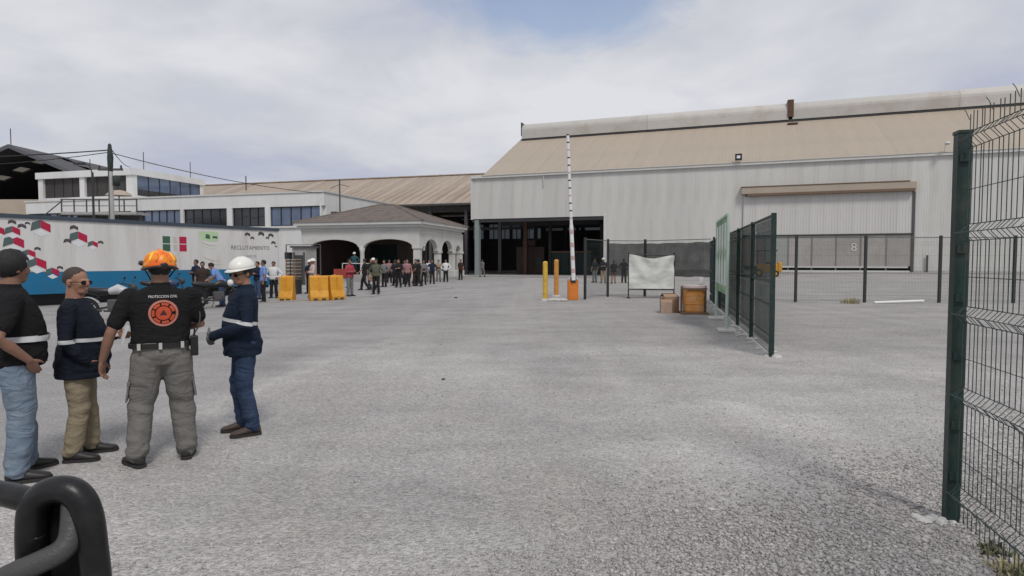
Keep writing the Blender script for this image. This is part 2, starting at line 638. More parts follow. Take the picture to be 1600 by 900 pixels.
xs = sorted(set([-600, -400, -250, -150, -100, -70, 600, 400, 250, 150, 110] + list(range(-50, 90, 2))))
ys = sorted(set([-300, -150, -60, -20, 700, 500, 350, 220, 150, 120] + list(range(-6, 100, 2))))
g = MB()
gv = []
for y in ys:
    for x in xs:
        near = math.exp(-((y - 8) / 10) ** 2)
        h = gz(x, y) + 0.012 * near * smooth01((x + 0.5) / 2) * noise.noise(Vector((x * 0.31, y * 0.31, 2.0)))
        gv.append((x, y, h))
nx = len(xs)
gf = [(j * nx + i, j * nx + i + 1, (j + 1) * nx + i + 1, (j + 1) * nx + i) for j in range(len(ys) - 1) for i in range(nx - 1)]
g.add(gv, gf)
struct(g.obj('ground', M_ground, smooth=True))

# the worn paving of the drive, its edge ragged where gravel has spread over it
edge = [(-3.2, -6), (-2.9, 2), (-2.75, 5), (-2.6, 7.5), (-2.3, 10), (-1.8, 13.5), (-1.2, 17), (-0.2, 20), (0.6, 23.5), (0.7, 28), (1.0, 34), (1.4, 42), (1.6, 52), (1.7, 62), (1.7, 75)]
road = []
for (xa, ya), (xb, yb) in zip(edge[:-1], edge[1:]):
    n = max(3, int((yb - ya) / 0.22))
    for k in range(n):
        t = k / n
        x, y = xa + (xb - xa) * t, ya + (yb - ya) * t
        road.append((x + 0.22 * noise.noise(Vector((x, y * 1.3, 1))) + 0.10 * noise.noise(Vector((x * 4, y * 5, 5))), y, 0.016))
rv_, rf_ = [], []
for k, (x, y, z) in enumerate(road):
    rv_ += [(-60, y, 0.006), (-12, y, 0.006), (x - 1.6, y, 0.006), (x, y, -0.004)]
    if k:
        q = (k - 1) * 4
        rf_ += [(q + j, q + j + 1, q + j + 5, q + j + 4) for j in range(3)]
me = MB().add(rv_, rf_).mesh('road')
at_ = me.attributes.new('inside', 'FLOAT', 'POINT')
at_.data.foreach_set('value', [q for (_x, y_, _z) in road for q in (1.0, 1.0, 1.0, -0.25 + 0.95 * smooth01((y_ - 9) / 5))])
struct(put('road', me, M_road))
# low kerb line between the drive and the forecourt
kb = MB()
kp = [(-16.0, 16.4), (-11.0, 21.5), (-6.5, 27.6), (-5.0, 31.0), (-3.6, 36.5)]
for (xa, ya), (xb, yb) in zip(kp[:-1], kp[1:]):
    d = Vector((xb - xa, yb - ya)).normalized()
    nrm = Vector((-d.y, d.x)) * 0.09
    kb.prism([(xa - nrm.x, ya - nrm.y), (xb - nrm.x, yb - nrm.y), (xb + nrm.x, yb + nrm.y), (xa + nrm.x, ya + nrm.y)], lambda u, v, w: (u, v, w), 0.0, 0.045)
struct(kb.obj('kerb', M_concrete))
# concrete apron along the hall
ap = MB()
nA = 26
va = []
for i in range(nA + 1):
    t = -2 + 84 * i / nA
    for w in (-3.4, 0.4):
        X, Y = -4.3 + 0.9397 * t + 0.342 * w, 66 - 0.342 * t + 0.9397 * w
        va.append((X, Y, gz(X, Y) + 0.03))
ap.add(va, [(2 * i, 2 * i + 2, 2 * i + 3, 2 * i + 1) for i in range(nA)])
struct(ap.obj('apron', M_concrete))

# loose crushed stone on the near ground: real pieces, too many to count
def crushed_stone(name, spots, mat):
    base = np.array([[-1, -1, -1], [1, -1, -1], [1, 1, -1], [-1, 1, -1], [-.8, -.8, 1], [.8, -.8, 1], [.8, .8, 1], [-.8, .8, 1]], float)
    faces = np.array([[0, 3, 2, 1], [4, 5, 6, 7], [0, 1, 5, 4], [1, 2, 6, 5], [2, 3, 7, 6], [3, 0, 4, 7]])
    r = np.random.default_rng(3)
    n = len(spots)
    sp = np.array(spots)
    P = np.repeat(base[None], n, 0) + r.uniform(-.45, .45, (n, 8, 3))
    sc = np.stack([sp[:, 2] * r.uniform(.7, 1.5, n), sp[:, 2] * r.uniform(.6, 1.1, n), sp[:, 2] * r.uniform(.4, .85, n)], 1)
    P *= sc[:, None, :]
    a, bq = r.uniform(0, 6.28, n), r.uniform(-.5, .5, n)
    ca, sa, cb, sb = np.cos(a), np.sin(a), np.cos(bq), np.sin(bq)
    y = P[..., 1] * cb[:, None] - P[..., 2] * sb[:, None]
    z = P[..., 1] * sb[:, None] + P[..., 2] * cb[:, None]
    x = P[..., 0]
    Q = np.stack([x * ca[:, None] - y * sa[:, None], x * sa[:, None] + y * ca[:, None], z], -1)
    Q[..., 0] += sp[:, 0][:, None]
    Q[..., 1] += sp[:, 1][:, None]
    Q[..., 2] += (sc[:, 2] * 0.45)[:, None]
    F = (faces[None] + (np.arange(n) * 8)[:, None, None]).reshape(-1, 4)
    me = bpy.data.meshes.new(name)
    me.vertices.add(n * 8)
    me.vertices.foreach_set('co', Q.reshape(-1))
    me.loops.add(F.size)
    me.loops.foreach_set('vertex_index', F.reshape(-1).astype(np.int32))
    me.polygons.add(len(F))
    me.polygons.foreach_set('loop_start', np.arange(0, F.size, 4, dtype=np.int32))
    me.polygons.foreach_set('loop_total', np.full(len(F), 4, dtype=np.int32))
    me.update()
    me.validate()
    return put(name, me, mat)


M_stone = pmat('crushed_stone', (0.36, 0.345, 0.335), 0.95, 0.12, 30, island=0.30, spec=0.2)
rs = np.random.default_rng(11)
spots = []
while len(spots) < 66000:
    y = 2.3 + 17 * rs.random() ** 2.1
    x = (rs.random() * 2 - 1) * (0.95 * y + 0.6)
    ed = -2.9 + 0.06 * y if y < 12 else -2.2 + (y - 12) * 0.14
    dens = 0.55 + 0.45 * noise.noise(Vector((x * 0.55, y * 0.45, 4.0))) * 1.4
    coarse = smooth01((4.3 - y + 0.55 * x + 0.9 * noise.noise(Vector((x * .7, y * .7, 9)))) / 2.2)   # heaped coarser towards the near fence
    if x < ed:
        dens *= 0.06 + 0.8 * math.exp(-(ed - x) / 0.45)
    p = min(1, 0.095 * dens + 0.80 * coarse * (0.55 + 0.5 * dens))
    if rs.random() > p:
        continue
    s = (0.0030 + 0.0050 * rs.random() ** 1.8) * (1 + 0.40 * coarse)
    if rs.random() < 0.006:
        s *= 1.8
    spots.append((x, y, s))
o = crushed_stone('crushed_stone', spots, M_stone)
tag(o, 'loose grey crushed stone scattered over the yard', 'gravel', kind='stuff')

# ------------------------------------------------------------------ factory hall
def corrugated(w, h, pitch, depth, slope_len=None):
    """Sheet standing in the xz plane, ribs running up (front towards -y)."""
    mb = MB()
    n = max(2, int(round(w / pitch)))
    prof = []
    for i in range(n):
        x0 = w * i / n
        p = w / n
        prof += [(x0, 0), (x0 + p * 0.5, 0), (x0 + p * 0.62, -depth), (x0 + p * 0.88, -depth)]
    prof.append((w, 0))
    v = [(x, y, 0) for x, y in prof] + [(x, y, h) for x, y in prof]
    k = len(prof)
    return mb.add(v, [(i, i + 1, k + i + 1, k + i) for i in range(k - 1)]).mesh('sheet')


hall = thing('factory_hall', 'long grey and beige factory hall with open bay at its left end', 'building', (-4.3, 66, 0), R(-20))
HL, EZ, RZ, RY = 78.0, 10.5, 16.95, 12.5
DO0, DO1 = 27.4, 40.9                      # the big door
sw = 1.2
me_full = corrugated(sw, EZ - 0.25, 0.2, 0.008)
me_up = corrugated(sw, EZ - 6.1, 0.2, 0.008)
me_dr = corrugated(sw, EZ - 8.3, 0.2, 0.008)
x = 0.0
while x < HL - 0.01:
    if x < 14.4 - 0.01:
        put('cladding_sheet', me_up, M_clad, hall, (x, rnd.uniform(-.006, .006), 6.1))
    elif DO0 - 0.7 < x < DO1 - 0.5:
        put('cladding_sheet', me_dr, M_clad, hall, (x, rnd.uniform(-.006, .006), 8.3))
    else:
        put('cladding_sheet', me_full, M_clad, hall, (x, rnd.uniform(-.006, .006), 0.25))
    x += sw
B('plinth', M_concrete, hall, 14.4, HL, -0.08, 0.25, -0.3, 0.75)
B('opening_jamb', M_trim, hall, 14.36, 14.62, -0.10, 0.4, -0.3, 6.18)
B('opening_lintel', M_dark_steel, hall, 0.0, 14.4, 0.06, 0.45, 5.75, 6.12)
B('eave_gutter', M_trim, hall, -0.05, HL, -0.24, 0.02, EZ - 0.08, EZ + 0.22)
B('corner_trim', M_trim, hall, -0.12, 0.1, -0.09, 0.3, 6.05, EZ - 0.08)
B('front_column', M_post_grey, hall, 0.25, 0.75, 0.05, 0.55, 0, 6.0)
for cxx in (3.8,):
    B('inner_column', M_rust, hall, cxx, cxx + 0.4, 6, 6.4, 0, 10)
# front and back roof slopes, sheet by sheet
sl = math.hypot(RY + 0.3, RZ - EZ - 0.15)
ang = math.atan2(RZ - EZ - 0.15, RY + 0.3)
me_rs = corrugated(1.2, sl, 0.3, 0.010)
x = 1.3
while x < HL - 0.01:
    o = put('roof_sheet', me_rs, M_roof, hall, (x, -0.3, EZ + 0.15 + rnd.uniform(-.008, .008)))
    o.rotation_euler = (-(math.pi / 2 - ang), 0, 0)
    o = put('roof_sheet', me_rs, M_roof, hall, (x + 1.2, 2 * RY + 0.3, EZ + 0.15))
    o.rotation_euler = (-(math.pi / 2 - ang), 0, math.pi)
    x += 1.2
for gx in (1.35, HL - 0.05):
    MB().prism([(0, EZ), (2 * RY, EZ), (RY, RZ - 0.1)], lambda u, v, w: (w, u, v), gx, gx + 0.08).obj('gable_panel', M_clad, hall)
B('gable_wall', M_clad, hall, HL, HL + 0.1, 0.3, 2 * RY, -0.3, EZ)
B('verge_trim', M_roof, hall, 0.0, 1.3, -0.02, 2 * RY, EZ - 0.1, EZ + 0.12)
# ridge ventilator: a big round-shouldered hood in lengths
def hood(x0, x1, name='ridge_vent'):
    prof = [(-1.05, -0.92)] + [(-1.08 * math.cos(t), 0.95 * math.sin(t) + 0.05) for t in np.linspace(0.0, math.pi, 13)] + [(1.05, -0.92)]
    return MB().prism([(RY + u, RZ + 0.70 + v) for u, v in prof], lambda u, v, w: (w, u, v), x0, x1).obj(name, M_vent, hall, smooth=False)
for a, bq in ((1.7, 17.0), (17.02, 31.9), (32.3, 47.3), (47.32, 62.3), (62.32, HL)):
    hood(a, bq)
B('vent_joint', M_rust, hall, 31.8, 32.4, RY - 1.16, RY + 1.16, RZ + 0.05, RZ + 1.85)
B('vent_end_cap', M_dark_steel, hall, 1.6, 1.69, RY - 1.1, RY + 1.1, RZ + 0.15, RZ + 1.78)
B('vent_shade_strip', M_dark_steel, hall, 1.7, HL, RY - 1.0, RY + 1.0, RZ - 0.45, RZ - 0.15)  # solid dark strip standing in for the shadow line under the hood
B('vent_bracket', M_rust, hall, 31.75, 32.75, RY - 2.2, RY - 1.9, RZ - 0.95, RZ - 0.80)
# small framed light and lamp at the eave
sg = B('eave_light', M_black, hall, 26.6, 27.2, -0.5, -0.28, EZ + 0.35, EZ + 0.95)
B('lens', M_plastic_w, sg, 26.75, 27.05, -0.53, -0.5, EZ + 0.52, EZ + 0.78)
MB().tube([(43.0, -0.3, EZ + 0.2), (43.0, -0.4, EZ + 0.75), (43.0, -0.75, EZ + 0.85)], 0.05).obj('lamp_arm', M_trim, hall)
MB().ell((43.0, -0.85, EZ + 0.78), 0.22, 0.25, 0.14).obj('lamp_head', M_trim, hall, smooth=True)
MB().tube([(8.1, -0.14, EZ - 0.1), (8.1, -0.14, EZ - 1.2)], 0.06).obj('downpipe', M_clad2, hall)
# the big door: tan hood, pale ribbed upper leaf, darker gate panels below
B('door_hood', M_roof, hall, DO0 - 0.2, DO1 + 0.1, -0.62, 0.1, 7.72, 8.32, 0.03)
B('hood_flashing', M_wood, hall, DO0 + 0.3, DO1 - 0.0, -0.66, 0.0, 7.52, 7.715)
B('hood_cap', M_wood, hall, DO0 - 0.25, DO1 - 0.4, -0.66, 0.1, 8.325, 8.40)
me_leaf = corrugated(1.125, 3.55, 0.225, 0.014)
for k in range(12):
    put('door_sheet', me_leaf, M_clad2, hall, (DO0 + k * 1.125, -0.16 + rnd.uniform(-.005, .005), 3.98))
B('door_rail', M_dark_steel, hall, DO0, DO1, -0.26, -0.1, 3.86, 3.975)
M_gate = pmat('gate_panel', (0.345, 0.325, 0.31), 0.75, 0.1, 0.8, rand=0.07, dirt=(0.26, 0.235, 0.22), dirt_amt=0.5, dirt_scale=0.9)
M_gate_r = pmat('reddish_gate_panel', (0.34, 0.25, 0.235), 0.75, 0.1, 0.8)
M_gate_g = pmat('greenish_gate_panel', (0.31, 0.32, 0.30), 0.75, 0.1, 0.8)
nP = 7
pw = (DO1 - DO0) / nP
for k in range(nP):
    B('gate_panel', M_gate_r if k == 0 else (M_gate_g if k == 1 else M_gate), hall, DO0 + k * pw + 0.05, DO0 + (k + 1) * pw - 0.05, -0.15 - 0.012 * (k % 2), 0.1, 1.15, 3.86)
    B('gate_post', pmat('gate_post_grey', (0.19, 0.18, 0.175), 0.7), hall, DO0 + k * pw - 0.05, DO0 + k * pw + 0.05, -0.2, 0.1, 0.5, 3.86)
B('gate_post', M_hangar, hall, DO1 - 0.1, DO1 + 0.12, -0.22, 0.1, 0.5, 7.5)
B('gate_rail', M_trim, hall, DO0 + 2.6, DO1 - 0.3, -0.24, 0.0, 1.0, 1.14)
B('gate_rail', M_trim, hall, DO0 + 2.7, DO1 - 0.2, -0.34, -0.25, 0.62, 0.78)
o = put('gate_number', text_mesh('8', 1.05), M_trim, hall, (DO0 + 9.1, -0.185, 2.78))
o.rotation_euler = (R(90), 0, 0)
MB().tube([(42.0, -0.2, 0.3), (42.0, -0.2, 2.1)], 0.08).obj('standpipe', M_hangar, hall)
B('slab', M_concrete, hall, 0, 60, 0.1, 2 * RY, -0.1, 0.04)
# interior of the open bay
back = []
wx = [(0.8, 3.4), (3.8, 6.0), (6.6, 9.6), (10.2, 13.4), (14.2, 17.6), (18.2, 21.4)]
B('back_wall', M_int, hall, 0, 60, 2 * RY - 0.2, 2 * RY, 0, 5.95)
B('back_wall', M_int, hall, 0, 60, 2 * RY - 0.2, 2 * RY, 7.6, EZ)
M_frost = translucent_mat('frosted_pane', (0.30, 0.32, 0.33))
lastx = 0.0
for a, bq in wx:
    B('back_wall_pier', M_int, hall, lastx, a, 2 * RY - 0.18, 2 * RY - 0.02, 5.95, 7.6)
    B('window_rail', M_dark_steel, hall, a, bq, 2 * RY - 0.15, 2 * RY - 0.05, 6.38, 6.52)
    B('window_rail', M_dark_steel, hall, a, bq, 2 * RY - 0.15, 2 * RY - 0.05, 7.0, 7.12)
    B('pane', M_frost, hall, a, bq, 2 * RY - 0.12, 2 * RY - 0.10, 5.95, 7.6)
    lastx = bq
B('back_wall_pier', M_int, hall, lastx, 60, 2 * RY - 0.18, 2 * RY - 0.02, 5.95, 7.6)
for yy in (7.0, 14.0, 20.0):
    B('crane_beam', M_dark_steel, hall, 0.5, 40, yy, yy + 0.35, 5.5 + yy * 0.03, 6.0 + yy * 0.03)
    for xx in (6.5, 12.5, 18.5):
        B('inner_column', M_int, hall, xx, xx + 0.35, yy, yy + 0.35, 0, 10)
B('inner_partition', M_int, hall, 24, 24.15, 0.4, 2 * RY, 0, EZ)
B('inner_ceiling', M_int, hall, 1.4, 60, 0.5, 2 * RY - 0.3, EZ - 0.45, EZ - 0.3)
# machines standing inside
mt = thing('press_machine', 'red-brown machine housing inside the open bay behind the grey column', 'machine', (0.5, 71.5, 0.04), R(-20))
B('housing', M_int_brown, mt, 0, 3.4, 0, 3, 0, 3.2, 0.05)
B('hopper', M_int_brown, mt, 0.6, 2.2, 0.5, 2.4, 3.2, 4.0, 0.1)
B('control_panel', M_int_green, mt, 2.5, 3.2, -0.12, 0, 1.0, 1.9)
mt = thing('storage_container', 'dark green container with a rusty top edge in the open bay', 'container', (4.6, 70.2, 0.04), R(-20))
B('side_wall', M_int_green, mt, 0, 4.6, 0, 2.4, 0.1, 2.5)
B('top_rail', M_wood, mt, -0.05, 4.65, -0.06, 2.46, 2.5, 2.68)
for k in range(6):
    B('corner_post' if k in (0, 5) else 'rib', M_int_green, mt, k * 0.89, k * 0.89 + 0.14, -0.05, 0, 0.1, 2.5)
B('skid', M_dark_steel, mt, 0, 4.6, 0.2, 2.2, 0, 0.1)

# ------------------------------------------------------------------ low warehouse behind
low = thing('low_warehouse', 'lower warehouse with rust-streaked beige roof between office and factory hall', 'building', (-2.2, 71.6, 0), R(-16))
LE, LRZ, LRY = 8.4, 13.85, 14.0
sl2 = math.hypot(LRY + 0.6, LRZ - LE)
ang2 = math.atan2(LRZ - LE, LRY + 0.6)
me_ls = corrugated(1.2, sl2, 0.2, 0.008)
x = -63.6
while x < 3.5:
    o = put('roof_sheet', me_ls, M_roof_rust if x < -9.8 else M_roof, low, (x, -0.6, LE + rnd.uniform(-.008, .008)))
    o.rotation_euler = (-(math.pi / 2 - ang2), 0, 0)
    o = put('roof_sheet', me_ls, M_roof, low, (x + 1.2, 2 * LRY + 0.6, LE))
    o.rotation_euler = (-(math.pi / 2 - ang2), 0, math.pi)
    x += 1.2
B('ridge_cap', M_roof_rust, low, -63.6, 4.6, LRY - 0.3, LRY + 0.3, LRZ + 0.0, LRZ + 0.14)
B('eave_gutter', M_hangar, low, -63.6, 4.6, -0.78, -0.56, LE - 0.2, LE + 0.02)
B('front_wall', M_white, low, -63.6, -13, -0.1, 0.15, 0, LE - 0.1)
lastx = -13.0
for a, bq in ((-12.4, -10.6), (-9.6, -8.1), (-7.7, -6.1), (-5.6, -4.2), (-3.6, -2.0), (-1.4, 0.4)):
    B('back_wall_pier', M_int, low, lastx, a, 2 * LRY - 0.2, 2 * LRY, 5.2, 7.6)
    B('pane', M_frost, low, a, bq, 2 * LRY - 0.12, 2 * LRY - 0.10, 5.2, 7.6)
    B('mullion', M_dark_steel, low, (a + bq) / 2 - 0.06, (a + bq) / 2 + 0.06, 2 * LRY - 0.16, 2 * LRY - 0.04, 5.2, 7.6)
    lastx = bq
B('back_wall_pier', M_int, low, lastx, 4.6, 2 * LRY - 0.2, 2 * LRY, 5.2, 7.6)
B('back_wall', M_int, low, -13, 4.6, 2 * LRY - 0.2, 2 * LRY, 0, 5.2)
B('back_wall', M_int, low, -13, 4.6, 2 * LRY - 0.2, 2 * LRY, 7.6, LE)
B('front_beam', M_dark_steel, low, -13, 4.0, -0.1, 0.2, LE - 0.75, LE - 0.35)
B('front_beam', M_dark_steel, low, -13, 4.0, 3.0, 3.3, 5.4, 5.75)
for xx in (-12.6, -8.2, -3.6, 0.6):
    B('front_column', M_hangar, low, xx, xx + 0.35, 0.0, 0.35, 0, LE - 0.4)
for yy in (8, 16, 23):
    B('roof_truss', M_dark_steel, low, -13, 4.0, yy, yy + 0.3, LE - 0.7, LE - 0.3)
B('side_partition', M_int, low, -13.2, -13.0, 0.2, 2 * LRY, 0, LE - 0.2)

# ------------------------------------------------------------------ white office block
off = thing('office_building', 'white office block with a band of blue windows behind the pavilion', 'building', (-18.7, 60.8, 0), R(-16))
OH = 8.45
B('wall', M_white, off, -40, 0, 0, 14, 0, 5.15)
B('wall', M_white, off, -40, 0, 0, 14, 7.12, OH)
B('window_recess', M_frame_d, off, -40, -0.3, 0.35, 13.6, 5.15, 7.12)
B('side_wall', M_white, off, -0.3, -0.004, 0.35, 14, 5.15, 7.12)
B('parapet_cap', M_trim, off, -40.1, 0.1, -0.1, 14.1, OH, OH + 0.15)
wins = [(-6.3, -0.45, 5, M_glass), (-10.95, -6.9, 4, M_glass_dark), (-17.2, -11.6, 5, M_glass_dark), (-23.7, -17.6, 6, M_glass), (-30.2, -24.3, 5, M_glass), (-36.5, -30.8, 5, M_glass)]
for i, (a, bq, n, gm) in enumerate(wins):
    w = B('window', M_frame_d, off, a, bq, 0.10, 0.34, 5.152, 5.25)
    B('top_frame', M_frame_d, w, a, bq, 0.10, 0.34, 7.03, 7.118)
    for k in range(n):
        xa, xb = a + (bq - a) * k / n, a + (bq - a) * (k + 1) / n
        pn = B('pane', gm, w, xa + 0.04, xb - 0.04, 0.2, 0.23, 5.25, 7.03)
        pn.rotation_euler = (0, 0, 0)
        B('mullion', M_frame_d, w, xa - 0.035, xa + 0.035, 0.12, 0.3, 5.25, 7.03)
        if gm is M_glass_dark:
            B('transom', M_frame_d, w, xa + 0.04, xb - 0.04, 0.14, 0.19, 6.05 + 0.12 * (k % 2), 6.12 + 0.12 * (k % 2))
    B('pier', M_white, off, bq + 0.0, (wins[i - 1][0] if i else -0.3), -0.06, 0.35, 5.10, 7.16)
B('ledge', M_trim, off, -40, 0.08, -0.18, -0.002, 4.95, 5.10)
B('vent_box', M_hangar, off, 0.0, 0.5, 1.2, 1.9, 6.0, 6.6)
# lower doors and windows
for xx in (-36, -30, -24, -3.5):
    w = B('ground_window', M_glass_dark, off, xx, xx + 2.6, -0.03, -0.002, 1.0, 2.9)
    B('sill', M_trim, w, xx - 0.1, xx + 2.7, -0.12, -0.032, 0.9, 1.0)

tw = thing('upper_office', 'white upper storey office with dark front openings and blue side glazing', 'building', (-45.7, 74, 0), R(-16))
TH = 12.8
B('wall', M_white, tw, -15.5, 0, 0.0, 11, 0, 9.55)
B('roof_slab', M_white, tw, -15.7, 0.15, -0.2, 11.2, 12.0, TH)
B('core', M_int, tw, -15.0, -0.4, 0.5, 10.6, 9.55, 12.0)
for a, bq in ((-15.5, -14.7), (-8.6, -7.8), (-1.2, 0.0)):
    B('pier', M_white, tw, a, bq, 0, 0.45, 9.55, 12.0)
B('corner_pier', M_white, tw, -0.38, -0.003, 10.4, 11, 9.55, 12.0)
for a, bq in ((-14.7, -8.6), (-7.8, -1.2)):
    w = B('window', M_int, tw, a, bq, 0.3, 0.34, 9.55, 12.0)
    for k in range(1, 4):
        xk = a + (bq - a) * k / 4
        B('mullion', M_frame_d, w, xk - 0.05, xk + 0.05, 0.22, 0.3, 9.55, 12.0)
w = B('side_window', M_frame_d, tw, -0.35, -0.06, 0.46, 10.4, 9.56, 9.7)
for k in range(6):
    ya, yb = 0.5 + 9.9 * k / 6, 0.5 + 9.9 * (k + 1) / 6
    B('pane', M_glass, w, -0.14, -0.1, ya + 0.05, yb - 0.05, 10.3, 11.98)
    B('lower_pane', M_glass_dark, w, -0.12, -0.09, ya + 0.05, yb - 0.05, 9.7, 10.28)
    B('mullion', M_frame_d, w, -0.2, -0.04, yb - 0.05, yb + 0.05, 9.7, 11.98)
for px_, h in ((-1.0, 2.6), (-0.5, 2.4)):
    pass
for (mx, my, mz, mh) in ((-0.6, 2.0, TH, 2.3), (-0.6, 9.4, TH, 2.2), (-8.0, 1.0, TH, 1.6)):
    MB().tube([(mx, my, mz), (mx, my, mz + mh)], 0.05, 5).obj('mast', M_hangar, tw)
rl = MB()
for k in range(9):
    rl.tube([(-0.1, 0.5 + 1.3 * k, TH), (-0.1, 0.5 + 1.3 * k, TH + 0.9)], 0.03, 4)
rl.tube([(-0.1, 0.5, TH + 0.9), (-0.1, 10.9, TH + 0.9)], 0.03, 4)
rl.obj('roof_railing', M_trim, tw)

# steel balcony and stair in front of the upper office
bal = thing('steel_balcony', 'grey steel platform with railings and stair behind the trailer', 'balcony', (-43.2, 58.5, 0), 0)
B('deck', M_concrete, bal, 0, 7.2, 0, 2.2, 6.05, 6.3)
for k in range(7):
    B('rail_post', M_hangar, bal, k * 1.2, k * 1.2 + 0.09, 0, 0.09, 6.3, 7.45)
B('hand_rail', M_hangar, bal, 0, 7.3, -0.01, 0.1, 7.45, 7.55)
B('mid_rail', M_hangar, bal, 0, 7.3, 0.02, 0.07, 6.85, 6.91)
for xx in (0.2, 2.6, 4.8, 6.9):
    B('support', M_hangar, bal, xx, xx + 0.18, 0.9, 1.1, 0, 6.05)
MB().prism([(-2.6, 4.2), (0, 6.1), (0, 6.3), (-2.6, 4.4)], lambda u, v, w: (u, w, v), 0.2, 1.2).obj('stair_flight', M_hangar, bal)
MB().prism([(-2.6, 5.3), (0, 7.35), (0, 7.45), (-2.6, 5.4)], lambda u, v, w: (u, w, v), 0.2, 0.28).obj('stair_rail', M_hangar, bal)
MB().rings([[(4.9 + r_ * 1.25 * math.cos(a), 1.1 + r_ * 0.9 * math.sin(a), z) for a in np.linspace(0, 2 * math.pi, 12, endpoint=False)] for r_, z in ((1.0, 7.95), (0.8, 8.22), (0.45, 8.42), (0.08, 8.5))]).obj('canopy', M_tan, bal)
MB().tube([(4.9, 1.1, 6.3), (4.9, 1.1, 8.2)], 0.05, 6).obj('canopy_pole', M_hangar, bal)
B('dark_cladding', M_hangar, bal, 0.4, 7.0, 1.6, 1.75, 3.0, 6.04)

# open hangar at the far left
hg = thing('open_hangar', 'dark open-fronted hangar with pitched roof at the far left', 'hangar', (-70.4, 86, 0), 0)
M_sky = translucent_mat('skylight', (0.34, 0.33, 0.30))
def slope_piece(name, sgn, xa, xb, ya, yb, mat, th=0.3):
    f = lambda x_: 17.9 - 0.42 * x_
    MB().prism([(sgn * xa, f(xa)), (sgn * xb, f(xb)), (sgn * xb, f(xb) - th), (sgn * xa, f(xa) - th)], lambda u, v, w: (u, w, v), ya, yb).obj(name, mat, hg)
for sgn in (-1, 1):
    slope_piece('roof_panel', sgn, 0, 15, 0, 7, M_hangar)
    slope_piece('roof_panel', sgn, 0, 15, 9.5, 25, M_hangar)
    for xa, xb, lit in ((0, 1.2, 0), (1.2, 2.9, 1), (2.9, 4.2, 0), (4.2, 5.9, 1), (5.9, 7.2, 0), (7.2, 8.9, 1), (8.9, 15, 0)):
        slope_piece('skylight' if lit else 'roof_panel', sgn, xa, xb, 7, 9.5, M_sky if lit else M_hangar, 0.04 if lit else 0.3)
    slope_piece('barge_board', sgn, 0, 15, -0.25, -0.02, pmat('slate_barge', (0.10, 0.105, 0.12), 0.7), 0.55)
MB().prism([(-14.7, 0), (14.7, 0), (14.7, 11.3), (0, 17.5), (-14.7, 11.3)], lambda u, v, w: (u, w, v), 25, 25.3).obj('back_wall', M_int_brown, hg)
B('side_wall', M_hangar, hg, 14.7, 15, 0, 25, 0, 11.4)
B('side_wall', M_hangar, hg, -15, -14.7, 0, 25, 0, 11.4)
B('front_wall', M_tan, hg, -15, 15, -0.3, 0.0, 0, 10.2)
for xx in (-9, -3, 4, 10):
    B('column', M_hangar, hg, xx, xx + 0.4, 0.2, 0.6, 10, 13)
MB().tube([(-0.2, 0.5, 17.8), (-0.2, 0.5, 20.2)], 0.06, 5).obj('mast', M_hangar, hg)

# ------------------------------------------------------------------ utility poles and lines
up = thing('utility_pole', 'concrete utility pole with dark insulators rising behind the trailer', 'utility pole', (-29.5, 45, 0))
MB().tube([(0, 0, 0), (0, 0, 9.6)], [0.24, 0.15], 10).obj('shaft', M_concrete, up, smooth=True)
MB().limb([(0, 0, 8.2), (0.02, 0, 9.2), (0, 0, 10.1)], [0.17, 0.21, 0.12], 10).obj('cable_head', pmat('dark_green_grime', (0.03, 0.042, 0.036), 0.8, 0.3, 6), up, smooth=True)
B('cross_arm', M_hangar, up, -0.9, 0.9, -0.06, 0.06, 8.25, 8.4)
MB().lathe([(0.05, 0), (0.24, 0.05), (0.24, 0.75), (0.05, 0.8)], (0.42, 0, 7.1), 12).obj('transformer', pmat('dark_green_grime', (0, 0, 0)), up, smooth=True)
for xx in (-0.8, 0.8):
    MB().lathe([(0.02, 0), (0.09, 0.02), (0.05, 0.1), (0.09, 0.14), (0.03, 0.25)], (xx, 0, 8.4), 8).obj('insulator', M_hangar, up, smooth=True)
MB().tube([(-0.02, -0.22, 0.5), (-0.02, -0.2, 8.3)], 0.035, 5).obj('cable_riser', M_hangar, up)


def cable(name, a, bq, sag, r, label, group=None):
    a, bq = Vector(a), Vector(bq)
    mb = MB()
    pts = []
    for k in range(13):
        t = k / 12
        q = a.lerp(bq, t)
        q.z -= sag * 4 * t * (1 - t)
        pts.append(q)
    o = mb.tube(pts, r, 5).obj(name, pmat('cable_black', (0.025, 0.025, 0.03), 0.7), None)
    return tag(o, label, 'cable', group)


cable('overhead_cable', (-29.4, 45, 9.75), (-60, 47, 9.4), 0.35, 0.045, 'upper dark cable running left from the utility pole', 'cables on the utility pole')
cable('overhead_cable', (-29.4, 45, 9.6), (-62, 50, 9.9), 0.9, 0.03, 'thin lower cable running left from the utility pole', 'cables on the utility pole')
cable('overhead_cable', (-29.3, 45, 9.5), (-18.9, 60.5, 8.3), 0.4, 0.03, 'dark cable running right from the utility pole to the office corner', 'cables on the utility pole')
cable('overhead_cable', (-29.3, 45, 9.7), (-46, 73.9, 12.9), 0.3, 0.03, 'dark cable from the utility pole to the upper office roof', 'cables on the utility pole')
lp = thing('thin_pole', 'thin dark pole standing left of the utility pole', 'pole', (-27.4, 40, 0))
MB().tube([(0, 0, 0), (0, 0, 7.4)], 0.07, 8).obj('shaft', M_post_far, lp)
MB().tube([(0, 0, 7.3), (-0.2, 0, 7.9), (-0.7, 0, 7.95)], 0.035, 6).obj('lamp_arm', M_post_far, lp)
B('lamp_head', M_post_far, lp, -1.15, -0.5, -0.12, 0.12, 7.9, 8.02)
rp = thing('roof_pole', 'thin grey pole with a bracket rising above the office corner', 'pole', (-16.9, 60.0, 0))
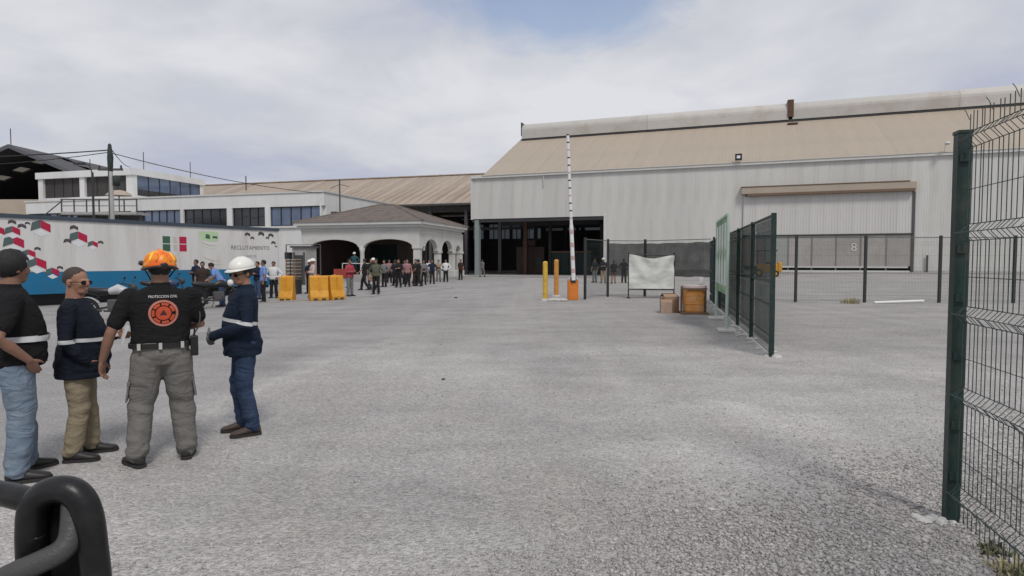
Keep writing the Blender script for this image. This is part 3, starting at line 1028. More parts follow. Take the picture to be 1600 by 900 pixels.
MB().tube([(0, 0, 0), (0, 0, 9.6)], 0.07, 6).obj('shaft', M_hangar, rp)
MB().tube([(-0.9, 0, 8.7), (0, 0, 9.1), (0.9, 0, 8.9)], 0.03, 5).obj('bracket', M_hangar, rp)
rp = thing('roof_pole', 'short thin rod above the far warehouse ridge', 'pole', (-40.2, 92.5, 0))
MB().tube([(0, 0, 0), (0, 0, 14.4)], 0.08, 6).obj('shaft', M_hangar, rp)
# ------------------------------------------------------------------ arcaded pavilion
pav = thing('arcade_pavilion', 'cream pavilion with arches, columns and brown hipped roof', 'pavilion', (-7.0, 47.5, 0), R(-15.4))
B('floor_slab', M_concrete, pav, -11.5, 0, 0.1, 10.4, 0, 0.16)
def spandrel(u0, u1, spring, rise, top, fn, a, bq):
    pts = [(u0, top), (u0, spring)]
    for t in np.linspace(math.pi, 0, 15):
        pts.append(((u0 + u1) / 2 + (u1 - u0) / 2 * math.cos(t), spring + rise * math.sin(t)))
    pts += [(u1, spring), (u1, top)]
    q = []
    for p in pts:
        if not q or (abs(p[0] - q[-1][0]) + abs(p[1] - q[-1][1])) > 1e-4:
            q.append(p)
    return MB().prism(q, fn, a, bq).obj('arch', M_cream, pav)
ff = lambda u, v, w: (u, w, v)
fs = lambda u, v, w: (w, u, v)
for a, bq in ((-5.3, -1.05), (-10.25, -5.85)):
    spandrel(a, bq, 2.75, 0.62, 4.1, ff, 0.45, 0.85)
for a, bq in ((1.55, 4.25), (5.2, 7.7), (8.6, 9.8)):
    spandrel(a, bq, 2.45, min(0.95, (bq - a) / 2), 4.1, fs, -0.85, -0.45)
def column(x, y, w, top, plinth=True):
    c = MB().box(x - w / 2, x + w / 2, y - w / 2, y + w / 2, 0.16, top).obj('column', M_cream, pav, bevel=0.04)
    B('capital', M_cream, c, x - w / 2 - 0.07, x + w / 2 + 0.07, y - w / 2 - 0.07, y + w / 2 + 0.07, top - 0.22, top - 0.02, 0.02)
    if plinth:
        B('plinth', M_cream, c, x - w / 2 - 0.12, x + w / 2 + 0.12, y - w / 2 - 0.12, y + w / 2 + 0.12, 0.16, 0.75, 0.03)
    return c
M_col_pink = pmat('stained_stucco', (0.50, 0.44, 0.40), 0.9, 0.1, 1.5)
column(-0.72, 0.72, 0.54, 2.8)
B('corner_pier', M_cream, pav, -1.05, -0.46, 0.46, 1.55, 2.8, 4.1)
MB().lathe([(0.22, 0.16), (0.25, 0.4), (0.19, 0.5), (0.17, 2.3), (0.27, 2.75)], (-5.57, 0.65, 0), 16).obj('round_column', M_cream, pav, smooth=True)
B('arch_pier', M_cream, pav, -5.85, -5.3, 0.46, 0.84, 2.75, 4.1)
column(-10.65, 0.65, 0.7, 2.8)
B('arch_pier', M_cream, pav, -11.1, -10.25, 0.46, 0.84, 2.8, 4.1)
for y in (4.72, 8.15, 10.05):
    column(-0.65, y, 0.5, 2.5)
    B('arch_pier', M_cream, pav, -0.84, -0.46, y - 0.48 if y < 9 else 9.8, y + 0.5, 2.5, 4.1)
B('ceiling', M_cream, pav, -11.0, -0.5, 0.86, 10.2, 3.85, 4.0)
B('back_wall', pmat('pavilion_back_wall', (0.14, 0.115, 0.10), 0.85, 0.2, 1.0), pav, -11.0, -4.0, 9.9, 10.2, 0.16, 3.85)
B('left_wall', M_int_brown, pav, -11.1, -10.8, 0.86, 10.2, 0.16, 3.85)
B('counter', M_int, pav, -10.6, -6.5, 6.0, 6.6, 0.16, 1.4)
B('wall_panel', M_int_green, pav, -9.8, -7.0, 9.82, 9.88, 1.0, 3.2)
# cornice in three steps, then the hipped roof
for k, (o_, z0, z1) in enumerate(((0.40, 4.08, 4.3), (0.18, 4.3, 4.52), (-0.02, 4.52, 4.78))):
    B('cornice', M_cream if k != 1 else M_trim, pav, -11.5 + o_, -o_, o_, 10.4 - o_, z0, z1)
hr = MB()
rv = [(-11.6, -0.1, 4.78), (0.1, -0.1, 4.78), (0.1, 10.5, 4.78), (-11.6, 10.5, 4.78), (-6.6, 5.2, 6.55), (-5.0, 5.2, 6.55)]
hr.add(rv, [(0, 1, 5, 4), (1, 2, 5), (2, 3, 4, 5), (3, 0, 4), (3, 2, 1, 0)])
hro = hr.obj('hipped_roof', M_shingle, pav)
for a, bq in ((0, 4), (1, 5), (2, 5), (3, 4), (4, 5)):
    MB().tube([rv[a], rv[bq]], 0.09, 6).obj('hip_cap', M_shingle, hro)
# shingle courses on the two slopes in view
for k in range(1, 9):
    t = k / 9.2
    def L_(p, q):
        return tuple(p[i] + (q[i] - p[i]) * t for i in range(3))
    fa, fb, sb_ = L_(rv[0], rv[4]), L_(rv[1], rv[5]), L_(rv[2], rv[5])
    MB().tube([fa, fb], 0.022, 4).obj('shingle_course', M_shingle, hro)
    MB().tube([fb, sb_], 0.022, 4).obj('shingle_course', M_shingle, hro)
# raised landing with railing inside the left arch
pl = thing('entry_landing', 'raised concrete landing with pale railing under the left arch', 'platform', (-13.9, 46.9, 0), R(-15.4))
B('deck', M_concrete, pl, 0, 3.6, 0, 1.6, 0, 0.55)
B('step', M_concrete, pl, 3.6, 4.0, 0, 1.6, 0, 0.28)
for k in range(4):
    MB().tube([(0.9 + k * 0.88, 0.05, 0.55), (0.9 + k * 0.88, 0.05, 1.42)], 0.03, 6).obj('rail_post', M_trim, pl)
MB().tube([(0.9, 0.05, 1.42), (3.6, 0.05, 1.42)], 0.035, 6).obj('hand_rail', M_trim, pl)
B('red_panel', pmat('dull_red', (0.30, 0.05, 0.03), 0.6), pl, 0.2, 1.3, -0.05, -0.01, 0.3, 1.0)

# ------------------------------------------------------------------ printed trailer
trl = thing('recruitment_trailer', 'long white box trailer with blue skirt and printed cubes', 'trailer', (-11.75, 30.6, 0), math.atan2(0.864, 0.503))
M_tr_w = pmat('trailer_white', (0.64, 0.63, 0.615), 0.45, 0.04, 0.4, dirt=(0.42, 0.39, 0.35), dirt_amt=0.5, dirt_scale=0.9, dirt_stretch=(1.6, 1, 0.2))
M_tr_blue = pmat('trailer_blue', (0.012, 0.15, 0.30), 0.4, 0.07, 0.8, dirt=(0.05, 0.10, 0.15), dirt_amt=0.4, dirt_scale=1.2)
M_tr_rail = pmat('trailer_top_rail', (0.05, 0.068, 0.09), 0.5, 0.1)
pw = 1.15
for k in range(14):
    B('side_panel', M_tr_w, trl, -16.1 + k * pw + 0.0015, -16.1 + (k + 1) * pw - 0.0015, 0, 2.5, 1.24, 3.12)
B('skirt', M_tr_blue, trl, -16.1, 0, -0.012, 2.512, 0.44, 1.236)
B('top_rail', M_tr_rail, trl, -16.15, 0.05, -0.05, 2.55, 3.12, 3.26)
B('rear_frame', M_trim, trl, -0.02, 0.03, -0.03, 2.53, 0.5, 3.11)
B('floor_beam', M_dark_steel, trl, -15.8, -0.2, 0.5, 2.0, 0.30, 0.44)
B('under_shade_panel', M_dark_steel, trl, -15.9, -0.6, 0.55, 0.62, 0.03, 0.30)  # added dark panel: blocks light, stands in for shadow and clutter under the trailer
for xx in (-14.2, -13.0):
    for yy in (0.25, 2.0):
        w = MB().tube([(xx, yy - 0.14, 0.42), (xx, yy + 0.14, 0.42)], 0.42, 20).obj('wheel', M_rubber, trl)
        MB().tube([(xx, yy - 0.16, 0.42), (xx, yy + 0.16, 0.42)], 0.22, 14).obj('hub', M_trim, w)
for yy in (0.4, 2.0):
    B('landing_leg', M_dark_steel, trl, -3.6, -3.45, yy, yy + 0.15, 0, 0.44)
# prints on the side, each a thin decal
M_pr_grey = pmat('print_grey_green', (0.085, 0.12, 0.12), 0.5, 0.06)
M_pr_red = pmat('print_crimson', (0.42, 0.012, 0.055), 0.5, 0.06)
M_pr_dark = pmat('print_dark', (0.07, 0.06, 0.065), 0.5, 0.1)
M_pr_white = pmat('print_white', (0.68, 0.70, 0.72), 0.5, 0.04)
M_pr_green = pmat('print_green', (0.045, 0.12, 0.075), 0.5, 0.06)
M_pr_lime = pmat('print_pale_green', (0.46, 0.60, 0.38), 0.5, 0.06)
M_pr_tan = pmat('print_tan', (0.45, 0.40, 0.33), 0.5, 0.06)
def decal(poly, mat, name='print', y=-0.004, z_lift=0):
    yy = y if min(p[1] for p in poly) > 1.25 else y - 0.014
    return MB().prism(poly, lambda u, v, w: (u, w, v), yy, yy + 0.003).obj(name, mat, trl)
def cube_print(cx_, cz_, s, dark=False):
    a, bq = (M_pr_dark, M_pr_dark) if dark else (M_pr_grey, M_pr_red)
    h = s * 0.52
    decal([(cx_ - s * .5, cz_ - h * .5), (cx_, cz_ - h * .1), (cx_, cz_ + h * .75), (cx_ - s * .42, cz_ + h * .45)], a, 'cube_print')
    decal([(cx_ + 0.004, cz_ - h * .1), (cx_ + s * .5, cz_ - h * .6), (cx_ + s * .5, cz_ + h * .3), (cx_ + 0.004, cz_ + h * .75)], bq, 'cube_print', -0.005)
    if not dark:
        decal([(cx_ - s * .35, cz_ - h * .62), (cx_ + 0.01, cz_ - h * .25), (cx_ + s * .38, cz_ - h * .75), (cx_ + 0.0, cz_ - h * 1.05)], M_pr_white, 'cube_print', -0.006)
for q in ((-10.16, 2.85, 0.62), (-10.98, 2.27, 0.62), (-10.33, 1.52, 0.62), (-8.97, 2.50, 0.62), (-11.0, 2.66, 0.46), (-11.45, 2.66, 0.46), (-10.55, 1.88, 0.42), (-9.85, 1.22, 0.44), (-8.48, 2.26, 0.36), (-11.5, 1.7, 0.6), (-12.2, 2.4, 0.62), (-12.8, 2.8, 0.5), (-12.0, 1.4, 0.5)):
    cube_print(*q)
for q in ((-11.0, 2.97, 0.24), (-10.72, 2.84, 0.26), (-10.55, 2.95, 0.16), (-10.28, 2.06, 0.2), (-9.60, 1.38, 0.2), (-9.1, 2.86, 0.28), (-9.33, 2.36, 0.26), (-8.2, 2.34, 0.2), (-1.74, 2.88, 0.3), (-1.48, 2.72, 0.22), (-0.98, 2.93, 0.34), (-0.42, 2.88, 0.32), (-0.62, 2.75, 0.2), (-0.28, 2.52, 0.26), (-0.12, 2.34, 0.14)):
    cube_print(*q, dark=True)
for r_ in range(2):
    za = 2.04 + r_ * 0.335
    for c_, mm in ((0, M_pr_green), (1, None), (2, M_pr_red)):
        xa = -5.8 + c_ * 0.36
        if mm:
            decal([(xa, za), (xa + 0.32, za), (xa + 0.32, za + 0.30), (xa, za + 0.30)], mm)
        else:
            for j in range(3):
                decal([(xa + 0.08, za + 0.05 + j * 0.09), (xa + 0.24, za + 0.03 + j * 0.09), (xa + 0.25, za + 0.07 + j * 0.09), (xa + 0.09, za + 0.09 + j * 0.09)], M_pr_tan)
decal([(-4.2, 2.62), (-3.75, 2.50), (-3.25, 2.52), (-3.25, 2.96), (-4.2, 2.94)], M_pr_lime)
decal([(-3.88, 2.64), (-3.66, 2.62), (-3.68, 2.80), (-3.86, 2.84)], M_pr_green, y=-0.008)
decal([(-3.55, 2.66), (-3.3, 2.64), (-3.3, 2.74), (-3.52, 2.76)], M_pr_green, y=-0.008)
def swoosh(pts, th, mat):
    up_ = [(x_, z_ + th * (1 - abs(2 * i / (len(pts) - 1) - 1))) for i, (x_, z_) in enumerate(pts)]
    decal(pts + up_[::-1], mat, 'swoosh_print')
swoosh([(-4.2, 2.52), (-3.9, 2.36), (-3.6, 2.30), (-3.2, 2.31)], 0.05, M_pr_tan)
swoosh([(-4.2, 2.40), (-3.9, 2.24), (-3.6, 2.17), (-3.2, 2.18)], 0.03, M_pr_lime)
swoosh([(-4.15, 1.95), (-3.9, 1.72), (-3.55, 1.62), (-3.1, 1.60)], 0.06, M_pr_tan)
swoosh([(-4.15, 1.75), (-3.8, 1.52), (-3.4, 1.45), (-3.0, 1.46)], 0.04, M_pr_tan)
M_pr_txt = pmat('print_grey_text', (0.17, 0.16, 0.18), 0.6)
for body, size, px_, pz_, mm in (('RECLUTAMIENTO', 0.265, -1.57, 2.25, M_pr_txt), ('UNIDOS', 0.17, -1.58, 1.85, pmat('print_pale_text', (0.33, 0.34, 0.30), 0.6))):
    o = put('lettering', text_mesh(body, size, 0.002), mm, trl, (px_, -0.007, pz_))
    o.rotation_euler = (R(90), 0, 0)

# crate stack and booth beside the trailer
cs = thing('crate_stack', 'tall dark rack of stacked crates right of the trailer', 'rack', (-11.05, 29.6, 0), R(-8))
for k in range(6):
    B('crate', M_wood, cs, 0.03, 0.57, 0, 0.5, 0.72 + k * 0.17, 0.83 + k * 0.17)
    B('shelf', M_concrete, cs, 0.0, 0.6, -0.02, 0.5, 0.84 + k * 0.17, 0.87 + k * 0.17)
B('upright', M_dark_steel, cs, 0.28, 0.32, -0.04, -0.02, 0.0, 1.75)
B('base', M_dark_steel, cs, 0, 0.6, 0, 0.5, 0, 0.7)
gb = thing('guard_booth', 'small grey booth with dark doorway beside the crate rack', 'booth', (-14.75, 40.9, 0), R(-15))
B('wall', M_concrete, gb, 0, 1.05, 0.0, 1.2, 0, 2.5)
B('doorway', M_int, gb, 0.2, 0.85, -0.03, -0.002, 0.05, 2.0)
B('door_frame', M_hangar, gb, 0.1, 0.18, -0.08, -0.002, 0.0, 2.2)
B('door_frame', M_hangar, gb, 0.87, 0.95, -0.08, -0.002, 0.0, 2.2)
B('roof_edge', M_hangar, gb, -0.1, 1.15, -0.12, 1.3, 2.5, 2.62)
B('speaker', M_black, gb, -0.6, -0.2, -0.02, 0.3, 1.75, 2.2)
B('speaker_bracket', M_hangar, gb, -0.2, 0.0, 0.1, 0.16, 1.9, 1.98)
pr = thing('pipe_gantry', 'thin dark pipe spanning beside the trailer and pavilion', 'pipe', (-15.2, 41.0, 0), R(-15))
MB().tube([(0, 0, 0), (0, 0, 2.7), (2.6, 0, 2.7), (2.6, 0, 0)], 0.045, 6).obj('pipe', M_hangar, pr)
MB().tube([(0, 0, 0), (0, 0, 0.08)], 0.12, 8).obj('foot', M_hangar, pr)
MB().tube([(2.6, 0, 0), (2.6, 0, 0.08)], 0.12, 8).obj('foot', M_hangar, pr)

# ------------------------------------------------------------------ plastic barriers
def barrier(loc, rz, w, label, mat=M_yellow):
    t = thing('road_barrier', label, 'barrier', loc, rz, 'yellow plastic barriers by the pavilion forecourt')
    prof = [(-0.30, 0), (0.30, 0), (0.30, 0.16), (0.20, 0.42), (0.15, 0.98), (0.11, 1.02), (-0.11, 1.02), (-0.15, 0.98), (-0.20, 0.42), (-0.30, 0.16)]
    MB().prism(prof, lambda u, v, ww: (ww, u, v), 0, w).obj('body', mat, t, bevel=0.03)
    for sg_ in (0.28, 0.72):
        B('fork_slot', M_int, t, w * sg_ - 0.08, w * sg_ + 0.08, -0.305, -0.299, 0.02, 0.10)
    B('rib', mat, t, w * 0.5 - 0.03, w * 0.5 + 0.03, -0.225, -0.17, 0.4, 0.95)
    MB().lathe([(0.05, 0), (0.05, 0.04), (0.02, 0.045)], (w * 0.5, 0, 1.02), 10).obj('filler_cap', M_orange, t)
    return t
barrier((-9.42, 24.7, 0.006), R(3), 0.55, 'single yellow-orange barrier nearest the man in white shirt')
barrier((-8.32, 24.9, 0.006), R(28), 0.74, 'wide yellow-orange barrier, nearer of the joined pair')
barrier((-7.64, 25.28, 0.006), R(48), 0.62, 'yellow-orange barrier, farther of the joined pair', M_yellow)

# ------------------------------------------------------------------ bollards, boom barrier
def bollard(loc, r, h, mat, label):
    t = thing('bollard', label, 'bollard', loc, 0, 'bollards by the boom barrier')
    MB().lathe([(r, 0), (r, h - 0.06), (r * 0.8, h - 0.02), (r * 0.3, h)], (0, 0, 0), 16).obj('post', mat, t, smooth=False)
    MB().lathe([(r * 1.9, 0), (r * 1.7, 0.05), (r, 0.06)], (0, 0, 0), 14).obj('footing', M_concrete_lt, t)
    return t
bollard((1.36, 24.86, 0), 0.10, 1.62, M_boll_y, 'yellow round bollard left of the orange one')
bollard((2.04, 27.97, 0), 0.105, 1.70, M_boll_o, 'orange round bollard between yellow bollard and boom barrier')
M_boom_pink = pmat('faded_pink_band', (0.52, 0.36, 0.36), 0.6, 0.12, 6)
bm_ = thing('boom_barrier', 'orange boom barrier cabinet with its striped white arm raised upright', 'boom barrier', (2.49, 24.86, 0), 0)
B('cabinet', M_orange, bm_, -0.21, 0.21, -0.2, 0.2, 0.04, 0.86, 0.03)
B('cabinet_top', M_trim, bm_, -0.2, 0.2, -0.19, 0.19, 0.86, 0.95, 0.03)
B('base_plate', M_concrete, bm_, -0.28, 0.28, -0.27, 0.27, 0, 0.04)
B('door_panel', M_orange, bm_, -0.16, 0.16, -0.212, -0.2, 0.14, 0.78)
arm = MB()
def arm_pt(t): return (0.0 - 0.26 * t, -0.27, 0.85 + 5.85 * t)
MB().tube([arm_pt(0), arm_pt(0.38)], [0.085, 0.075], 8).obj('lower_arm', M_plastic_w, bm_)
for k in range(12):
    t0, t1 = 0.38 + 0.62 * k / 12, 0.38 + 0.62 * (k + 0.80) / 12
    MB().tube([arm_pt(t0), arm_pt(t1)], 0.06, 8).obj('white_band', M_plastic_w, bm_)
    MB().tube([arm_pt(t1), arm_pt(0.38 + 0.62 * (k + 1) / 12)], 0.058, 8).obj('dark_band', M_pr_dark if k % 3 else M_boom_pink, bm_)
B('arm_hinge', M_hangar, bm_, -0.12, 0.12, -0.24, -0.2, 0.76, 0.98)
for k in range(4):
    t0 = 0.05 + k * 0.09
    MB().tube([arm_pt(t0), arm_pt(t0 + 0.03)], 0.087, 8).obj('pale_red_band', M_boom_pink, bm_)
sw_ = MB()
for k in range(9):
    a = k * 0.7
    sw_.ell((1.75 + 0.55 * math.cos(a) * rnd.random(), 24.7 + 0.35 * math.sin(a) * rnd.random(), 0.05), 0.10 + 0.08 * rnd.random(), 0.08, 0.07, nu=7, nv=5)
tag(sw_.obj('rubble_heap', M_concrete_lt), 'low heap of rubble between bollards and boom barrier', 'rubble')

# ------------------------------------------------------------------ fences
def v_wire(rows, h, r, n=4, depth=0.045):
    """One upright wire of a folded-mesh panel: straight, with V folds at the given heights."""
    pts = [(0, 0, 0.03)]
    for z in rows:
        pts += [(0, 0, z - 0.05), (0, -depth, z), (0, 0, z + 0.05)]
    pts.append((0, 0, h))
    return MB().tube(pts, r, n)
ROWS = (0.18, 0.80, 1.30, 1.80, 2.36)
wire_me = v_wire(ROWS, 2.52, 0.0028).mesh('wire')
def panel_mesh(length, r, step):
    mb = MB()
    k = 0
    x = 0.03
    while x < length - 0.02:
        w = v_wire((0.3, 1.25, 2.2), 2.45, r, 3, 0.04)
        mb.add([(p[0] + x, p[1], p[2]) for p in w.v], w.f)
        x += step
    for z in (0.05, 0.25, 0.35, 0.75, 1.2, 1.3, 1.75, 2.15, 2.25, 2.42):
        mb.tube([(0, 0.004, z), (length, 0.004, z)], r, 3)
    return mb.mesh('wire_mesh')
FD = Vector((0.245, 0.9695, 0)).normalized()         # run of the side fence, away from the camera
FRZ = math.atan2(FD.y, FD.x)
# near fence: post at the gateway, panel running back past the camera
nf = thing('mesh_fence', 'near dark green post and folded wire mesh panel at right edge', 'fence', (2.79, 3.80, 0), FRZ + math.pi)
B('post', M_green, nf, -0.038, 0.038, -0.038, 0.038, 0, 2.43, 0.006)
B('post_cap', M_green, nf, -0.041, 0.041, -0.041, 0.041, 2.43, 2.45)
for z in (0.30, 0.62, 1.06, 1.42, 1.72, 2.28):
    cl = B('clip', M_green, nf, 0.039, 0.058, -0.03, 0.03, z - 0.025, z + 0.025)
    MB().tube([(-0.05, 0.0, z), (-0.04, 0.0, z)], 0.011, 6).obj('bolt', M_green, cl)
for k in range(48):
    w_ = put('wire', wire_me, M_wire, nf, (0.075 + k * 0.05 + rnd.uniform(-.003, .003), rnd.uniform(-.003, .003), 0.02 + rnd.uniform(-.008, .008)))
    w_.rotation_euler = (R(rnd.uniform(-.12, .12)), R(rnd.uniform(-.12, .12)), 0)
for z in ROWS:
    for dz, dy in ((-0.05, 0.005), (0.0, -0.05), (0.05, 0.005)):
        MB().tube([(0.05, dy, z + dz + 0.02), (2.46, dy, z + dz + 0.02)], 0.003, 5).obj('cross_wire', M_wire, nf)
for z in (0.42, 0.6, 1.05, 1.55, 2.08):
    MB().tube([(0.05, 0.005, z), (2.46, 0.005, z)], 0.0026, 5).obj('cross_wire', M_wire, nf)
B('end_post', M_green, nf, 2.48, 2.56, -0.04, 0.04, 0, 2.5)
bc = MB()
for k in range(9):
    x = 0.08 + k * 0.27
    bc.tube([(x, 0.0, 2.5), (x, -0.02, 2.55), (x, -0.035, 2.57)], 0.0022, 4)
bc.obj('barb', M_wire, nf)

PM = panel_mesh(2.44, 0.0024, 0.05)
# middle fence: net-covered panels going away from the gateway
def side_panel(i, label, net):
    p = Vector((4.46, 10.40, 0)) + FD * (2.56 * i)
    t = thing('fence_panel', label, 'fence', p, FRZ, 'panels of the side fence')
    B('post', M_green, t, -0.04, 0.04, -0.04, 0.04, 0, 2.46, 0.005)
    o = put('wire_mesh', PM, M_wire, t, (0.06, 0, 0))
    tag(o, kind='stuff')
    B('top_rail', M_green, t, 0.04, 2.52, -0.02, 0.02, 2.40, 2.44)
    B('cross_rail', M_green, t, 0.04, 2.52, -0.015, 0.015, 1.28, 1.31)
    B('cross_rail', M_green, t, 0.04, 2.52, -0.015, 0.015, 0.86, 0.89)
    nm = MB()
    nxn, nzn = 16, 14
    vv = []
    for j in range(nzn + 1):
        for k in range(nxn + 1):
            x, z = 0.05 + 2.45 * k / nxn, 0.12 + 2.28 * j / nzn
            vv.append((x, -0.055 + 0.012 * noise.noise(Vector((x * 2 + i * 7, z * 2, 1))), z))
    nm.add(vv, [(j * (nxn + 1) + k, j * (nxn + 1) + k + 1, (j + 1) * (nxn + 1) + k + 1, (j + 1) * (nxn + 1) + k) for j in range(nzn) for k in range(nxn)])
    nm.obj('shade_net', net, t, smooth=True)
    ft = MB()
    for _ in range(5):
        ft.ell((rnd.uniform(-.1, .12), rnd.uniform(-.1, .1), 0.0), rnd.uniform(.05, .1), rnd.uniform(.05, .1), rnd.uniform(.02, .06), nu=6, nv=4)
    ft.obj('footing', M_concrete_lt, t)
    return t
side_labels = ['nearest net-covered panel of the side fence beyond the gateway', 'second net-covered panel of the side fence from the gateway', 'third net-covered panel of the side fence, right of the green sign frame', 'fourth net-covered panel of the side fence, behind the green sign frame', 'fifth net-covered panel of the side fence, just before the corner panel', 'farthest net-covered panel of the side fence at the back corner']
for i in range(6):
    side_panel(i, side_labels[i], M_net_green if i < 3 else M_net)
rub = MB()
for k in range(46):
    s = rnd.random() * 13
    p = Vector((4.46, 10.4, 0)) + FD * s
    rub.ell((p.x + rnd.uniform(-.28, .22), p.y + rnd.uniform(-.1, .1), 0.01), rnd.uniform(.02, .07), rnd.uniform(.02, .06), rnd.uniform(.015, .04), nu=6, nv=4)
tag(rub.obj('broken_concrete', M_concrete_lt), 'scattered pale broken concrete along the foot of the side fence', 'rubble', kind='stuff')

# back fence: right-hand run of open mesh, left-hand run with black net
corner = Vector((4.46, 10.40, 0)) + FD * (2.56 * 6)
def back_panel(p0, p1, label, net=None, far=True, net_z=(0.95, 2.42), seed=0):
    p0, p1 = Vector(p0), Vector(p1)
    d = p1 - p0
    t = thing('fence_panel', label, 'fence', p0, math.atan2(d.y, d.x), 'panels of the back fence')
    L = Vector((d.x, d.y)).length
    B('post', M_post_far, t, -0.045, 0.045, -0.045, 0.045, 0, 2.62)
    o = put('wire_mesh', PM, M_wire_far, t, (0.05, 0, 0.02))
    o.scale = ((L - 0.1) / 2.44, 1, 1.04)
    tag(o, kind='stuff')
    B('top_rail', M_wire_far, t, 0.05, L - 0.05, -0.012, 0.012, 2.53, 2.56)
    if net:
        nm = MB()
        vv = []
        for j in range(9):
            for k in range(15):
                x, z = 0.02 + (L - 0.04) * k / 14, net_z[0] + (net_z[1] - net_z[0]) * j / 8
                vv.append((x, -0.06 + 0.03 * noise.noise(Vector((x * 1.6 + seed * 9, z * 2, 4))), z + (0.05 * noise.noise(Vector((x * 2, seed, 0))) if j in (0, 8) else 0)))
        nm.add(vv, [(j * 15 + k, j * 15 + k + 1, (j + 1) * 15 + k + 1, (j + 1) * 15 + k) for j in range(8) for k in range(14)])
        nm.obj('shade_net', net, t, smooth=True)
    return t
rp_ = [(8.35, 25.2), (11.23, 24.05), (13.85, 23.85), (16.69, 23.72), (19.45, 23.55), (22.1, 23.4)]
rlab = ['back fence panel nearest the corner, left of the weed tuft', 'open mesh back fence panel left of the white number', 'open mesh back fence panel with the pale pipe at its foot', 'open mesh back fence panel half hidden by the near green post', 'open mesh back fence panel seen through the near mesh']
for i in range(5):
    back_panel((*rp_[i], 0), (*rp_[i + 1], 0), rlab[i])
lp_ = [(3.09, 25.7), (4.35, 27.6), (6.1, 27.9), (8.35, 25.4)]
llab = ['short open fence panel without net beside the boom barrier', 'black-netted fence panel behind the left half of the white tarp', 'black-netted fence panel behind the right half of the white tarp']
for i in range(3):
    back_panel((*lp_[i], 0), (*lp_[i + 1], 0), llab[i], M_net if i else None, seed=i + 2)

# white tarp on its stand
ts = thing('tarp_stand', 'wrinkled white tarp hung on a dark metal stand before the black net', 'banner', (5.08, 26.6, 0), R(-4))
for xx in (0.02, 1.98):
    MB().tube([(xx, 0, 0), (xx, 0, 2.0)], 0.03, 6).obj('leg', M_post_far, ts)
    B('foot', M_post_far, ts, xx - 0.04, xx + 0.04, -0.3, 0.3, 0, 0.05)
MB().tube([(0, 0, 1.92), (2.0, 0, 1.86)], 0.025, 6).obj('top_bar', M_post_far, ts)
MB().tube([(0, 0, 0.40), (2.0, 0, 0.37)], 0.03, 6).obj('bottom_bar', M_post_far, ts)
nm = MB()
vv = []
nx_, nz_ = 44, 34
for j in range(nz_ + 1):
    for k in range(nx_ + 1):
        u, v = k / nx_, j / nz_
        sagt = -0.16 * math.sin(math.pi * u) ** 2 - 0.05 * u
        z = 0.42 + v * (1.50 + sagt)
        y = -0.05 - 0.05 * math.sin(v * 9 - abs(u - 0.5) * 16) * v * (0.3 + abs(u - .5)) + 0.05 * noise.noise(Vector((u * 3.1, v * 3.1, 2))) + 0.018 * noise.noise(Vector((u * 9, v * 9, 7)))
        vv.append((0.03 + 1.94 * u + 0.015 * noise.noise(Vector((u * 2, v * 4, 5))), y, z))
nm.add(vv, [(j * (nx_ + 1) + k, j * (nx_ + 1) + k + 1, (j + 1) * (nx_ + 1) + k + 1, (j + 1) * (nx_ + 1) + k) for j in range(nz_) for k in range(nx_)])
nm.obj('tarp', M_tarp, ts, smooth=True)

# green sign frame standing left of the side fence
sf = thing('sign_frame', 'tall pale green framed sign on two poles beside the side fence', 'sign', (4.98, 14.05, 0), FRZ)
M_pgreen = pmat('pale_green_paint', (0.40, 0.50, 0.42), 0.6, 0.12, 5)
M_sgreen = pmat('sign_green', (0.13, 0.26, 0.13), 0.6, 0.2, 3, dirt=(0.5, 0.58, 0.48), dirt_amt=0.9, dirt_scale=2.5)
M_swhite = pmat('sign_white', (0.60, 0.64, 0.60), 0.6, 0.08, 4)
for xx in (0, 3.1):
    MB().tube([(xx, 0, 0), (xx, 0, 2.72)], 0.035, 8).obj('pole', M_pgreen, sf)
    B('base', M_concrete_lt, sf, xx - 0.28, xx + 0.28, -0.2, 0.2, 0, 0.07, 0.02)
B('top_bar', M_pgreen, sf, 0, 3.1, -0.03, 0.03, 2.68, 2.74)
for k in range(4):
    x0_ = 0.06 + k * 0.755
    pnl = B('sign_panel', M_sgreen, sf, x0_, x0_ + 0.73, -0.02, 0.02, 0.85, 2.66)
    MB().prism([(x0_ + 0.12, 1.75), (x0_ + 0.36, 2.0), (x0_ + 0.6, 1.75), (x0_ + 0.6, 2.55), (x0_ + 0.12, 2.55)], lambda u, v, w: (u, w, v), 0.021, 0.026).obj('white_field', M_swhite, pnl)
    MB().prism([(x0_ + 0.12, 1.05), (x0_ + 0.6, 1.05), (x0_ + 0.6, 1.6), (x0_ + 0.36, 1.85), (x0_ + 0.12, 1.6)], lambda u, v, w: (u, w, v), 0.021, 0.026).obj('white_field', M_swhite, pnl)

# orange drum, cardboard box, stick
dm = thing('orange_bin', 'orange square bin with pale lid in a dark frame by the side fence', 'bin', (5.62, 18.8, 0), R(-6))
def rsq(r_, z, n=28, ex=5.0):
    out = []
    for i in range(n):
        c, s_ = math.cos(2 * math.pi * i / n), math.sin(2 * math.pi * i / n)
        out.append((r_ * math.copysign(abs(c) ** (2 / ex), c), r_ * math.copysign(abs(s_) ** (2 / ex), s_), z))
    return out
MB().rings([rsq(r_, z) for r_, z in ((0.27, 0.06), (0.285, 0.10), (0.29, 0.30), (0.30, 0.32), (0.295, 0.34), (0.30, 0.56), (0.31, 0.58), (0.305, 0.60), (0.31, 0.78), (0.32, 0.80))]).obj('shell', pmat('drum_orange', (0.52, 0.22, 0.05), 0.5, 0.1, 3, dirt=(0.5, 0.36, 0.22), dirt_amt=0.6, dirt_scale=4), dm, smooth=False)
